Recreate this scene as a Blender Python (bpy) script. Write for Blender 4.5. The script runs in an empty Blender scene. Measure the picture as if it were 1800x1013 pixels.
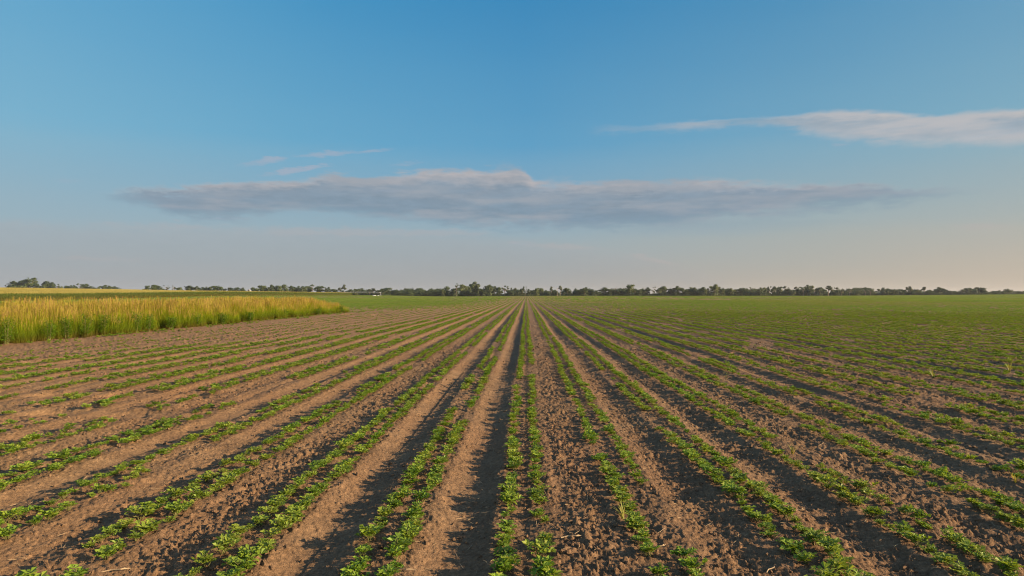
import bpy, math, random
import numpy as np
from mathutils import Vector, Matrix, Euler
random.seed(7)
rng = np.random.default_rng(11)
R = math.radians
scene = bpy.context.scene
COL = scene.collection
CAMZ = 1.66
F = 1200.0
HY = 519.0            # eye-level line
YAW = math.atan(25 / 1200)
EXPO = 1.55
SUN_EL, SUN_AZ = 16.5, 101.0     # azimuth clockwise from +Y (degrees)
PITCH = 0.91          # twin-row spacing
OFFX = -0.02
TWIN = 0.118

# ------------------------------------------------------------------ helpers
def tag(o, label=None, cat=None, group=None, kind=None):
    if label: o['label'] = label
    if cat: o['category'] = cat
    if group: o['group'] = group
    if kind: o['kind'] = kind
    return o

def px_az(x):
    """bearing (radians clockwise from +Y) of a column"""
    return math.atan((x - 900) / F) - YAW

def px_el(x, y):
    return math.atan((HY - y) / F * math.cos(math.atan((x - 900) / F)))

def px_ground(x, y):
    """ground point (flat ground)"""
    d = CAMZ * F / (y - HY)               # depth along the view axis
    lat = (x - 900) / F * d
    c, s = math.cos(YAW), math.sin(YAW)
    return (lat * c - d * s, d * c + lat * s)

def px_at(x, depth):
    lat = (x - 900) / F * depth
    c, s = math.cos(YAW), math.sin(YAW)
    return (lat * c - depth * s, depth * c + lat * s)

def mesh_np(name, verts, faces, mat=None, smooth=False):
    """verts Nx3, faces Mx4 (or Mx3) numpy"""
    verts = np.asarray(verts, dtype=np.float32); faces = np.asarray(faces, dtype=np.int32)
    me = bpy.data.meshes.new(name)
    n, m, k = len(verts), len(faces), faces.shape[1]
    me.vertices.add(n); me.vertices.foreach_set('co', verts.ravel())
    me.loops.add(m * k); me.loops.foreach_set('vertex_index', faces.ravel())
    me.polygons.add(m)
    me.polygons.foreach_set('loop_start', np.arange(0, m * k, k, dtype=np.int32))
    if smooth:
        me.polygons.foreach_set('use_smooth', np.ones(m, dtype=bool))
    me.update(calc_edges=True); me.validate()
    if mat: me.materials.append(mat)
    return me

class MB:
    """mesh builder of mixed polygons with an optional per-vertex float h"""
    def __init__(s): s.v = []; s.f = []; s.h = []
    def quad(s, a, b, c, d, h=(0, 0, 0, 0)):
        i = len(s.v); s.v += [a, b, c, d]; s.h += list(h); s.f.append((i, i + 1, i + 2, i + 3))
    def tri(s, a, b, c, h=(0, 0, 0)):
        i = len(s.v); s.v += [a, b, c]; s.h += list(h); s.f.append((i, i + 1, i + 2))
    def tube(s, pts, rad, n=5, h=0.0, cap=True):
        pts = [Vector(p) for p in pts]
        if not hasattr(rad, '__len__'): rad = [rad] * len(pts)
        base = len(s.v)
        for k, p in enumerate(pts):
            t = (pts[min(k + 1, len(pts) - 1)] - pts[max(k - 1, 0)])
            t = t.normalized() if t.length > 1e-9 else Vector((0, 0, 1))
            a = t.orthogonal().normalized(); b = t.cross(a)
            for j in range(n):
                th = 2 * math.pi * j / n
                s.v.append(tuple(p + (a * math.cos(th) + b * math.sin(th)) * rad[k])); s.h.append(h)
        for k in range(len(pts) - 1):
            for j in range(n):
                a0 = base + k * n + j; a1 = base + k * n + (j + 1) % n
                s.f.append((a0, a1, a1 + n, a0 + n))
        if cap:
            s.f.append(tuple(base + j for j in range(n))[::-1])
            s.f.append(tuple(base + (len(pts) - 1) * n + j for j in range(n)))
    def box(s, c, d, rz=0.0):
        i = len(s.v); cx, cy, cz = c; dx, dy, dz = d[0] / 2, d[1] / 2, d[2] / 2
        cr, sr = math.cos(rz), math.sin(rz)
        for sx, sy, sz in ((-1,-1,-1),(1,-1,-1),(1,1,-1),(-1,1,-1),(-1,-1,1),(1,-1,1),(1,1,1),(-1,1,1)):
            x, y = sx * dx, sy * dy
            s.v.append((cx + x * cr - y * sr, cy + x * sr + y * cr, cz + sz * dz)); s.h.append(0)
        for q in ((0,3,2,1),(4,5,6,7),(0,1,5,4),(1,2,6,5),(2,3,7,6),(3,0,4,7)):
            s.f.append(tuple(i + k for k in q))
    def mesh(s, name, mat, smooth=False):
        me = bpy.data.meshes.new(name)
        me.from_pydata([tuple(v) for v in s.v], [], s.f)
        at = me.attributes.new('h', 'FLOAT', 'POINT'); at.data.foreach_set('value', np.array(s.h, dtype=np.float32))
        if smooth: me.polygons.foreach_set('use_smooth', np.ones(len(me.polygons), dtype=bool))
        me.materials.append(mat); me.update()
        return me

def link(name, me, parent=None, loc=None):
    o = bpy.data.objects.new(name, me); COL.objects.link(o)
    if parent: o.parent = parent
    if loc: o.location = loc
    return o

# ------------------------------------------------------------------ numpy noise
def _hash(xi, yi, seed):
    h = (xi.astype(np.uint32) * np.uint32(374761393)) ^ (yi.astype(np.uint32) * np.uint32(668265263)) ^ np.uint32((seed * 2654435761 + 977) & 0xffffffff)
    h = (h ^ (h >> np.uint32(13))) * np.uint32(1274126177)
    h = (h ^ (h >> np.uint32(16))) * np.uint32(2246822519)
    h = h ^ (h >> np.uint32(15))
    return (h & np.uint32(0xffffff)).astype(np.float32) / np.float32(0xffffff)

def vn(x, y, seed=0):
    x0 = np.floor(x); y0 = np.floor(y)
    fx = (x - x0).astype(np.float32); fy = (y - y0).astype(np.float32)
    xi = x0.astype(np.int64); yi = y0.astype(np.int64)
    u = fx * fx * (3 - 2 * fx); v = fy * fy * (3 - 2 * fy)
    a = _hash(xi, yi, seed); b = _hash(xi + 1, yi, seed); c = _hash(xi, yi + 1, seed); d = _hash(xi + 1, yi + 1, seed)
    return (a * (1 - u) + b * u) * (1 - v) + (c * (1 - u) + d * u) * v * 1.0   # 0..1

def lumps(x, y, cell, seed, dens=0.8):
    """rounded stony bumps, height 0..1 (in units of cell)"""
    gx = x / cell; gy = y / cell
    x0 = np.floor(gx).astype(np.int64); y0 = np.floor(gy).astype(np.int64)
    out = np.zeros(x.shape, dtype=np.float32)
    for i in (-1, 0, 1):
        for j in (-1, 0, 1):
            cx = x0 + i; cy = y0 + j
            px = cx + _hash(cx, cy, seed); py = cy + _hash(cx, cy, seed + 1)
            rr = 0.25 + 0.45 * _hash(cx, cy, seed + 2) ** 2
            live = _hash(cx, cy, seed + 3) < dens
            an = _hash(cx, cy, seed + 4) * 3.14159
            dx = gx - px; dy = gy - py
            ca = np.cos(an); sa = np.sin(an)
            ex = (dx * ca + dy * sa); ey = (-dx * sa + dy * ca) * 1.5
            d2 = (ex * ex + ey * ey) / (rr * rr)
            b = np.sqrt(np.clip(1 - d2, 0, 1)) * rr * live
            out = np.maximum(out, b.astype(np.float32))
    return out

def ss(a, b, x):
    t = np.clip((x - a) / (b - a), 0, 1); return t * t * (3 - 2 * t)

# furrow k lies between twin rows k and k+1 : (depth, roughness)
FURROW = {-1: (.052, .22), -2: (.050, .28), -3: (.012, 1.0), -4: (.034, .45), -5: (.040, .3), -6: (.02, .8), -7: (.03, .6),
          0: (-.006, 1.0), 1: (.034, .85), 2: (.040, .75), 3: (.010, 1.0), 4: (.03, .7), 5: (.048, .5), 6: (.02, .8)}
KS = np.arange(-600, 900)
_fr = np.random.default_rng(5)
FD = _fr.choice([.015, .025, .055, .042], len(KS)).astype(np.float32); FR = _fr.uniform(.3, 1, len(KS)).astype(np.float32)
for k, (d_, r_) in FURROW.items():
    FD[k + 600] = d_; FR[k + 600] = r_

def terrain(X, Y):
    """large scale relief"""
    z = 0.9 * ss(180, 620, Y) * ss(-120, 20, X)
    z = z + 1.9 * ss(230, 560, X) * ss(150, 640, Y)
    z = z + 1.3 * ss(180, 340, Y) * ss(-60, -140, X)
    z = z + 3.3 * ss(-150, -400, X) * ss(160, 420, Y)
    z = z - 3.0 * ss(900, 1600, np.hypot(X, Y))
    return z

def crossmask(X, Y):
    """headland wheel track that crosses the left rows"""
    yc1 = 9.55 - 0.10 * (X + 7) + 0.15 * np.sin(X * .8)
    yc2 = yc1 + 1.75
    m = np.exp(-((Y - yc1) / .26) ** 4) + np.exp(-((Y - yc2) / .26) ** 4)
    return m * ss(-3.9, -5.4, X) * ss(-26, -20, X)

def bare(X, Y):
    """1 where the left part of the field lies almost bare"""
    xb = np.interp(Y, [0, 12, 16, 22, 28, 45, 70, 80], [-15.6, -14.6, -13.4, -10.8, -8.6, -6.8, -5.8, -5.4])
    n = (vn(X * .5, Y * .12, 41) - .5) * 3.0
    m = ss(0.4, -0.9, X - xb + n * .5) * ss(84, 72, Y + (vn(X * .2, Y * .1, 42) - .5) * 22)
    return m

def ground_h(X, Y, detail=True):
    X = np.asarray(X, dtype=np.float64); Y = np.asarray(Y, dtype=np.float64)
    z = terrain(X, Y)
    wob = (vn(X * 0 + 3.3, Y * .22, 3) - .5) * .09 * ss(2, 30, Y)
    u = (X - OFFX + wob) / PITCH
    n = np.floor(u + .5); t = u - n                       # -.5 .. .5
    k = np.floor(u).astype(int)
    ki = np.clip(k + 600, 0, len(KS) - 1)
    dep = FD[ki]; rough = FR[ki]
    dist = np.hypot(X, Y)
    a = np.abs(t)
    prof = ss(.19, .47, a)                                # 0 on bed, 1 in furrow
    fld = ss(-17.0, -15.5, X) + ss(78, 90, Y) * ss(-130, -120, X); fld = np.clip(fld, 0, 1)
    lo = vn(X * 1.1, Y * .9, 9) - .5
    sb = bare(X, Y)
    flat = 1 - .55 * sb
    z = z - prof * dep * (1 + .5 * lo) * (.60 + .75 * vn(n * 5.3, Y * .16, 17)) * fld * flat
    z = z + .006 * np.exp(-((a - .235) / .05) ** 2) * fld * (0.4 + vn(X * 3, Y * 3, 12))   # little shoulder
    z = z - .012 * np.exp(-(a / .06) ** 2) * fld            # slot between the twin lines
    cm = crossmask(X, Y)
    z = z * (1 - .0 * cm) - cm * .035
    lug = np.clip(np.sin((X * 5.2 + np.abs(((Y - 9.5) % 1.75) - .87) * 3)) * 2.2, -1, 1)
    z = z + cm * lug * .030
    if not detail: return z.astype(np.float64)
    fade = ss(60, 25, dist) * .85 + .15
    rg = np.clip(prof * rough + (1 - prof) * .55 + sb * .42, 0, 1.15) * (1 - .5 * cm)
    m = dist < 60
    Xm, Ym = X[m], Y[m]
    wx = Xm + (vn(Xm * 22, Ym * 22, 61) - .5) * .05; wy = Ym + (vn(Xm * 22, Ym * 22, 62) - .5) * .05
    pm = vn(Xm * 1.7, Ym * 1.7, 71)
    L = lumps(wx, wy, .16, 100, .42) * .16 * .36 * ss(.45, .8, pm) + lumps(wx, wy, .066, 200, .6) * .066 * .58 * ss(.25, .6, vn(Xm * 3.1, Ym * 3.1, 72)) \
        + lumps(wx, wy, .032, 300, .85) * .032 * 1.0 + lumps(wx, wy, .019, 400, .9) * .019 * .8
    L += (vn(Xm * 7, Ym * 7, 21) - .5) * .022 + np.abs(vn(Xm * 15, Ym * 13, 22) - .5) * -.030 + (vn(Xm * 38, Ym * 36, 23) - .5) * .012
    add = np.zeros_like(z); add[m] = L * (rg[m] ** 1.2 + .05) * fade[m]
    # ripples in the smooth furrows
    rp = (vn(Xm * 2.0, Ym * 9, 33) - .5) * .016 + (vn(Xm * 6, Ym * 24, 34) - .5) * .008
    add[m] += rp * prof[m] * fade[m]
    z = z + add
    z = z + (vn(X * .35, Y * .35, 51) - .5) * .03
    for hx, hy, hr in ((-12.6, 58, .8), (-15.5, 60, .6)):      # washed-out hollows
        z = z - .22 * np.exp(-(((X - hx) / hr) ** 2 + ((Y - hy) / (hr * 1.6)) ** 2) ** 2)
    return z

# ------------------------------------------------------------------ materials
def new_mat(name):
    m = bpy.data.materials.new(name); m.use_nodes = True
    nt = m.node_tree; nt.nodes.clear()
    out = nt.nodes.new('ShaderNodeOutputMaterial')
    return m, nt, out

def N(nt, typ, **kw):
    n = nt.nodes.new(typ)
    for k, v in kw.items():
        if k.startswith('i_'):
            n.inputs[k[2:].replace('_', ' ')].default_value = v
        else: setattr(n, k, v)
    return n

def ramp(nt, stops, src=None, interp='LINEAR'):
    r = nt.nodes.new('ShaderNodeValToRGB'); cr = r.color_ramp; cr.interpolation = interp
    while len(cr.elements) < len(stops): cr.elements.new(.5)
    for e, (p, c) in zip(cr.elements, stops):
        e.position = p; e.color = (c[0], c[1], c[2], 1) if hasattr(c, '__len__') else (c, c, c, 1)
    if src: nt.links.new(src, r.inputs[0])
    return r

def math_n(nt, op, a, b=None, c=None, clamp=False):
    n = nt.nodes.new('ShaderNodeMath'); n.operation = op; n.use_clamp = clamp
    for i, s in enumerate((a, b, c)):
        if s is None: continue
        if hasattr(s, 'is_linked') or hasattr(s, 'links'): nt.links.new(s, n.inputs[i])
        else: n.inputs[i].default_value = s
    return n.outputs[0]

def mixc(nt, fac, a, b, blend='MIX'):
    n = nt.nodes.new('ShaderNodeMix'); n.data_type = 'RGBA'; n.blend_type = blend
    for i, s in ((0, fac), (6, a), (7, b)):
        if hasattr(s, 'links'): nt.links.new(s, n.inputs[i])
        elif hasattr(s, '__len__'): n.inputs[i].default_value = (s[0], s[1], s[2], 1)
        else: n.inputs[i].default_value = s
    return n.outputs[2]

def noise(nt, vec, scale, detail=4, rough=.55, w=None):
    n = nt.nodes.new('ShaderNodeTexNoise'); n.inputs['Scale'].default_value = scale
    n.inputs['Detail'].default_value = detail; n.inputs['Roughness'].default_value = rough
    if vec is not None: nt.links.new(vec, n.inputs['Vector'])
    return n.outputs['Fac']

def soil_mat():
    m, nt, out = new_mat('field_soil')
    geo = N(nt, 'ShaderNodeNewGeometry'); pos = geo.outputs['Position']
    big = noise(nt, pos, .22, 4, .6); mid = noise(nt, pos, 2.3, 5, .6); fine = noise(nt, pos, 28, 4, .65)
    c1 = ramp(nt, [(.3, (.100, .065, .037)), (.5, (.137, .090, .051)), (.7, (.173, .117, .068))], mid)
    c2 = mixc(nt, ramp(nt, [(.35, 0), (.65, 1)], big).outputs[0], c1.outputs[0], (.140, .084, .046))
    f = ramp(nt, [(.25, .50), (.5, .95), (.75, 1.45)], fine)
    c3 = mixc(nt, 1.0, c2, f.outputs[0], 'MULTIPLY')
    dry = N(nt, 'ShaderNodeAttribute', attribute_name='dry')
    c3 = mixc(nt, dry.outputs['Fac'], c3, mixc(nt, 1.0, c3, (1.34, 1.28, 1.12), 'MULTIPLY'))
    # pale crumbs
    vor = N(nt, 'ShaderNodeTexVoronoi'); vor.inputs['Scale'].default_value = 60; nt.links.new(pos, vor.inputs['Vector'])
    cr = ramp(nt, [(.0, 1), (.16, 1), (.22, 0)], vor.outputs['Distance'])
    sel = ramp(nt, [(.60, 0), (.68, 1)], noise(nt, pos, 11, 2, .5))
    c4 = mixc(nt, math_n(nt, 'MULTIPLY', cr.outputs[0], math_n(nt, 'MULTIPLY', sel.outputs[0], .35)), c3, (.34, .25, .165))
    # thin green cover read from the mesh
    at = N(nt, 'ShaderNodeAttribute', attribute_name='cover')
    gn = ramp(nt, [(.38, 0), (.62, 1)], noise(nt, pos, 1.4, 5, .7))
    gf = math_n(nt, 'MULTIPLY', at.outputs['Fac'], math_n(nt, 'ADD', math_n(nt, 'MULTIPLY', gn.outputs[0], .6), .4), clamp=True)
    gcol = ramp(nt, [(.3, (.085, .105, .022)), (.7, (.125, .120, .032))], noise(nt, pos, .05, 3, .6))
    c5 = mixc(nt, gf, c4, gcol.outputs[0])
    b = N(nt, 'ShaderNodeBsdfPrincipled'); b.inputs['Roughness'].default_value = .93
    b.inputs['Specular IOR Level'].default_value = .15
    nt.links.new(c5, b.inputs['Base Color'])
    bm = N(nt, 'ShaderNodeBump'); bm.inputs['Strength'].default_value = 1.0; bm.inputs['Distance'].default_value = .022
    hh = math_n(nt, 'ADD', noise(nt, pos, 45, 5, .7), math_n(nt, 'MULTIPLY', cr.outputs[0], .25))
    nt.links.new(hh, bm.inputs['Height']); nt.links.new(bm.outputs[0], b.inputs['Normal'])
    nt.links.new(b.outputs[0], out.inputs[0])
    return m

def leaf_mat(name, cols, trans=.35, rough=.5, scale_noise=None, patch=None, spec=.35, hgrad=None):
    m, nt, out = new_mat(name)
    oi = N(nt, 'ShaderNodeObjectInfo'); geo = N(nt, 'ShaderNodeNewGeometry')
    r1 = math_n(nt, 'ADD', math_n(nt, 'MULTIPLY', oi.outputs['Random'], .55), math_n(nt, 'MULTIPLY', geo.outputs['Random Per Island'], .45))
    col = ramp(nt, [(i / (len(cols) - 1), c) for i, c in enumerate(cols)], r1).outputs[0]
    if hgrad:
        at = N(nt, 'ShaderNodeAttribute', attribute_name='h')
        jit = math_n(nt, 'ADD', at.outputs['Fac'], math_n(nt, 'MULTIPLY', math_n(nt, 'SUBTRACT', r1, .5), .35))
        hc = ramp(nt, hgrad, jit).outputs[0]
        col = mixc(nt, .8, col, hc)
    if patch:
        pn = ramp(nt, [(.42, 0), (.6, 1)], noise(nt, geo.outputs['Position'], patch[0], 3, .6)).outputs[0]
        col = mixc(nt, math_n(nt, 'MULTIPLY', pn, patch[2]), col, patch[1])
    b = N(nt, 'ShaderNodeBsdfPrincipled'); b.inputs['Roughness'].default_value = rough
    b.inputs['Specular IOR Level'].default_value = spec
    nt.links.new(col, b.inputs['Base Color'])
    tr = N(nt, 'ShaderNodeBsdfTranslucent')
    tc = mixc(nt, 1.0, col, (1.25, 1.15, .55), 'MULTIPLY')
    nt.links.new(tc, tr.inputs[0])
    mx = N(nt, 'ShaderNodeMixShader'); mx.inputs[0].default_value = trans
    nt.links.new(b.outputs[0], mx.inputs[1]); nt.links.new(tr.outputs[0], mx.inputs[2])
    nt.links.new(mx.outputs[0], out.inputs[0])
    return m

def plain_mat(name, col, rough=.8, metal=0.0, var=.25, scale=6, spec=.3):
    m, nt, out = new_mat(name)
    geo = N(nt, 'ShaderNodeNewGeometry')
    nz = ramp(nt, [(.3, 1 - var), (.7, 1 + var)], noise(nt, geo.outputs['Position'], scale, 5, .6)).outputs[0]
    c = mixc(nt, 1.0, col, nz, 'MULTIPLY')
    b = N(nt, 'ShaderNodeBsdfPrincipled'); b.inputs['Roughness'].default_value = rough; b.inputs['Metallic'].default_value = metal
    b.inputs['Specular IOR Level'].default_value = spec
    nt.links.new(c, b.inputs['Base Color']); nt.links.new(b.outputs[0], out.inputs[0])
    return m

M_SOIL = soil_mat()
M_PEANUT = leaf_mat('peanut_leaf', [(.058, .124, .011), (.108, .196, .015), (.175, .265, .024), (.240, .260, .038)], .40, .5, patch=(.55, (.200, .220, .035), .45), spec=.3)
M_PSTEM = plain_mat('peanut_stem', (.10, .10, .03), .8)
M_PFAR = leaf_mat('peanut_far', [(.055, .120, .010), (.100, .175, .014), (.160, .225, .022)], .38, .55, patch=(.018, (.180, .160, .040), .35))
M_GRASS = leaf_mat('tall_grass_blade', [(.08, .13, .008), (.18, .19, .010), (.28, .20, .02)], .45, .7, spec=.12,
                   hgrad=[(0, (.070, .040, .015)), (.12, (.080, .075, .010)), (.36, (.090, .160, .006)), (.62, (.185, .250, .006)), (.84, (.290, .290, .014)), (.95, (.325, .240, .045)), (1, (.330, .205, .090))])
M_WEED = leaf_mat('broad_weed_leaf', [(.035, .085, .006), (.065, .135, .008), (.105, .180, .010)], .40, .75, spec=.1)
M_DRYW = leaf_mat('yellow_weed_leaf', [(.14, .17, .025), (.21, .21, .04), (.26, .22, .06)], .35, .6)
M_CORN = leaf_mat('corn_leaf', [(.055, .10, .012), (.085, .14, .016), (.12, .17, .022)], .35, .5,
                  hgrad=[(0, (.16, .13, .03)), (.35, (.11, .12, .018)), (.6, (.085, .125, .014)), (.83, (.15, .18, .02)), (.92, (.29, .24, .06)), (1, (.33, .26, .07))])
M_OAK = leaf_mat('broad_crown', [(.017, .032, .010), (.030, .052, .013), (.056, .080, .019)], .22, .6)
M_OAKL = leaf_mat('light_crown', [(.036, .058, .014), (.058, .084, .019), (.088, .108, .027)], .25, .6)
M_PINE = leaf_mat('pine_crown', [(.022, .034, .014), (.038, .052, .020), (.060, .072, .028)], .15, .6)
M_BARK = plain_mat('bark', (.16, .12, .09), .9)
M_STRAW = plain_mat('dry_straw', (.27, .20, .115), .8, var=.3, scale=3)
M_METAL = plain_mat('galvanised_pipe', (.34, .35, .35), .5, .4)
M_WHITE = plain_mat('white_paint', (.62, .61, .58), .6, var=.06)
M_RUBBER = plain_mat('tyre_rubber', (.03, .03, .03), .9)
M_WOOD = plain_mat('weathered_pole', (.22, .18, .14), .9)
M_ROOF = plain_mat('tin_roof', (.20, .20, .20), .5, .3)

# ------------------------------------------------------------------ ground: one sheet
def build_ground():
    ox, oy = 0.0, -2.5
    rs = [0.4, 1.0, 2.0, 3.0, 3.6]
    r = 4.2
    while r < 24: rs.append(r); r *= 1.0024
    while r < 150: rs.append(r); r *= 1.0062
    while r < 9000: rs.append(r); r *= 1.025
    rs = np.array(rs)
    fine = np.radians(np.linspace(-44, 44, 1350))
    coarse = np.radians(np.arange(44 + 4, 316, 4.0))
    th = np.concatenate([fine, coarse])
    nt_, nr = len(th), len(rs)
    T, RR = np.meshgrid(th, rs)
    X = ox + RR * np.sin(T); Y = oy + RR * np.cos(T)
    Z = ground_h(X.ravel(), Y.ravel()).reshape(X.shape)
    verts = np.stack([X, Y, Z], -1).reshape(-1, 3)
    i = np.arange(nr - 1)[:, None]; j = np.arange(nt_)[None, :]
    j2 = (j + 1) % nt_
    faces = np.stack([i * nt_ + j, (i + 1) * nt_ + j, (i + 1) * nt_ + j2, i * nt_ + j2], -1).reshape(-1, 4)
    # close the middle with quads onto the centre
    c = len(verts); verts = np.vstack([verts, [[ox, oy, 0.0]]])
    jj = np.arange(0, nt_ - 1, 2)
    cap = np.stack([np.full(len(jj), c), jj, jj + 1, np.minimum(jj + 2, nt_ - 1)], -1)
    cap = cap[cap[:, 2] != cap[:, 3]]
    faces = np.vstack([faces, cap])
    me = mesh_np('field_ground', verts, faces[:, ::-1], M_SOIL, True)
    x, y = verts[:, 0], verts[:, 1]
    cover = .85 * ss(76, 100, y + (vn(x * .15, y * .08, 77) - .5) * 20) * ss(-4, -14, x) * (x > -140)
    cover = np.maximum(cover, .32 * ss(90, 420, np.hypot(x, y)) + .2 * ss(120, 300, x))
    cover = np.maximum(cover, .95 * ss(640, 700, np.hypot(x, y)))
    cover = np.maximum(cover, .9 * ss(-17.6, -18.6, x) * (x > -26) * ss(71, 69, y))
    cover = np.maximum(cover, .8 * ss(-26, -30, x))
    cover = cover * (1 - .85 * ss(.42, .66, vn(x * .022, y * .009, 78) * .7 + vn(x * .07, y * .03, 79) * .3) * (x > -14))
    at = me.attributes.new('cover', 'FLOAT', 'POINT'); at.data.foreach_set('value', cover.astype(np.float32))
    dry = .25 + .75 * ss(.5, -7, x + (vn(x * .3, y * .15, 55) - .5) * 3); dry = np.maximum(dry, .8 * ss(70, 200, y) * (x > -12) * (x < 90))
    at = me.attributes.new('dry', 'FLOAT', 'POINT'); at.data.foreach_set('value', dry.astype(np.float32))
    o = link('field_ground', me); o['kind'] = 'structure'
    tag(o, 'brown ploughed soil of the field with furrows and clods', 'ground', kind='structure')
    return o
build_ground()

def gz(x, y):
    return ground_h(np.atleast_1d(np.asarray(x, float)), np.atleast_1d(np.asarray(y, float)), True)

# ------------------------------------------------------------------ instancing of uncountable stuff
def scatter(name, pts, rot, scl, idx, protos, label, cat):
    """one 'stuff' object: points that carry the given meshes"""
    n = len(pts)
    me = bpy.data.meshes.new(name)
    me.vertices.add(n); me.vertices.foreach_set('co', np.asarray(pts, dtype=np.float32).ravel())
    a = me.attributes.new('rot', 'FLOAT_VECTOR', 'POINT'); a.data.foreach_set('vector', np.asarray(rot, dtype=np.float32).ravel())
    a = me.attributes.new('scl', 'FLOAT_VECTOR', 'POINT'); a.data.foreach_set('vector', np.asarray(scl, dtype=np.float32).ravel())
    a = me.attributes.new('idx', 'INT', 'POINT'); a.data.foreach_set('value', np.asarray(idx, dtype=np.int32).ravel())
    o = link(name, me)
    c = bpy.data.collections.new(name + '_shapes')
    for k, pm in enumerate(protos):
        po = bpy.data.objects.new('shape_%02d' % k, pm); c.objects.link(po)
    ng = bpy.data.node_groups.new(name, 'GeometryNodeTree')
    ng.interface.new_socket('Geometry', in_out='INPUT', socket_type='NodeSocketGeometry')
    ng.interface.new_socket('Geometry', in_out='OUTPUT', socket_type='NodeSocketGeometry')
    gi = ng.nodes.new('NodeGroupInput'); go = ng.nodes.new('NodeGroupOutput')
    ci = ng.nodes.new('GeometryNodeCollectionInfo'); ci.inputs['Collection'].default_value = c
    ci.inputs['Separate Children'].default_value = True; ci.inputs['Reset Children'].default_value = True
    ip = ng.nodes.new('GeometryNodeInstanceOnPoints'); ip.inputs['Pick Instance'].default_value = True
    def na(nm, dt):
        q = ng.nodes.new('GeometryNodeInputNamedAttribute'); q.data_type = dt; q.inputs['Name'].default_value = nm
        return [s for s in q.outputs if s.enabled and s.name == 'Attribute'][0]
    ng.links.new(gi.outputs[0], ip.inputs['Points']); ng.links.new(ci.outputs[0], ip.inputs['Instance'])
    ng.links.new(na('rot', 'FLOAT_VECTOR'), ip.inputs['Rotation']); ng.links.new(na('scl', 'FLOAT_VECTOR'), ip.inputs['Scale'])
    ng.links.new(na('idx', 'INT'), ip.inputs['Instance Index'])
    ng.links.new(ip.outputs[0], go.inputs[0])
    md = o.modifiers.new('scatter', 'NODES'); md.node_group = ng
    tag(o, label, cat, kind='stuff')
    return o

# ------------------------------------------------------------------ peanut plants
def leaflet(mb, base, d, up, L, W, h=0.5, segs=2):
    """folded obovate leaflet"""
    d = d.normalized(); side = d.cross(up).normalized(); nrm = side.cross(d)
    mid = base + d * L * .55 - nrm * L * .05; tip = base + d * L + nrm * (-L * .12)
    l1 = base + d * L * .62 + side * W * .5 + nrm * W * .16; r1 = base + d * L * .62 - side * W * .5 + nrm * W * .16
    if segs == 2:
        l0 = base + d * L * .18 + side * W * .2; r0 = base + d * L * .18 - side * W * .2
        i = len(mb.v)
        mb.v += [tuple(q) for q in (base, l0, l1, tip, r1, r0, mid)]; mb.h += [h] * 7
        mb.f += [(i, i + 1, i + 2, i + 6), (i + 6, i + 2, i + 3), (i, i + 6, i + 4, i + 5), (i + 6, i + 3, i + 4)]
    else:
        i = len(mb.v)
        mb.v += [tuple(q) for q in (base, l1, tip, r1)]; mb.h += [h] * 4
        mb.f += [(i, i + 1, i + 2, i + 3)]

def peanut(seed, segs=2, size=1.0, nst=8):
    rd = random.Random(seed); lm = MB(); sm = MB()
    for s_ in range(nst):
        a = 2 * math.pi * s_ / nst + rd.uniform(-.4, .4)
        lean = rd.uniform(.25, 1.0) if s_ else .05
        L = size * rd.uniform(.062, .105)
        end = Vector((math.cos(a) * L * lean, math.sin(a) * L * lean, L * (1.15 - .62 * lean)))
        midp = end * .5 + Vector((0, 0, .01))
        sm.tube([(0, 0, -.02), midp, end], [.0035, .003, .002], 4)
        for q in range(rd.choice((2, 3, 3))):
            t = .3 + .7 * (q + rd.random() * .6) / 4
            p = end * min(t, 1.0) + Vector((0, 0, .008))
            b = rd.uniform(0, 6.283)
            pd = Vector((math.cos(b), math.sin(b), rd.uniform(.5, 1.6))).normalized()
            pe = p + pd * size * rd.uniform(.018, .040)
            if segs == 2: sm.tube([p, pe], [.0016, .0012], 3, cap=False)
            up = Vector((rd.uniform(-.35, .35), rd.uniform(-.35, .35), 1)).normalized()
            fw = Vector((pd.x, pd.y, rd.uniform(.0, .45))).normalized()
            sd = fw.cross(up).normalized()
            for (f_, s2, off) in ((.8, .55, .012), (.8, -.55, .012), (-.15, .9, 0), (-.15, -.9, 0)):
                d = (fw * f_ + sd * s2 + up * rd.uniform(.05, .6)).normalized()
                leaflet(lm, pe + fw * off, d, up, size * rd.uniform(.032, .048), size * rd.uniform(.023, .033), segs=segs)
    return lm, sm

PV = []
for k in range(10):
    lm, sm = peanut(100 + k)
    PV.append((lm.mesh('peanut_foliage', M_PEANUT), sm.mesh('peanut_stem', M_PSTEM)))
PMID = []
for k in range(8):
    lm, sm = peanut(300 + k, 1, 1.0, 7)
    PMID.append(lm.mesh('peanut_mid', M_PEANUT))

def clump(seed, length, n, width, twin=False, hmax=.15):
    rd = random.Random(seed); mb = MB()
    for i in range(n):
        y = rd.uniform(-length / 2, length / 2); x = rd.gauss(0, width * .5)
        if twin: x += rd.choice((-TWIN, TWIN))
        z = rd.uniform(.02, hmax) * (1 - min(1, abs(rd.gauss(0, .3))))
        s_ = rd.uniform(.030, .055) * (1.0 if not twin else 2.2)
        d = Vector((rd.uniform(-1, 1), rd.uniform(-1, 1), rd.uniform(-.2, 1))).normalized()
        up = Vector((rd.uniform(-.7, .9), rd.uniform(-.7, .7), 1)).normalized()
        leaflet(mb, Vector((x, y, z)), d, up, s_, s_ * .8, segs=1)
    return mb
PCL = [clump(500 + k, .62, 62, .07, False, .095).mesh('row_clump', M_PFAR) for k in range(6)]
PFAR = [clump(600 + k, 6.2, 170, .07, True, .12).mesh('row_stretch', M_PFAR) for k in range(5)]

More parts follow.
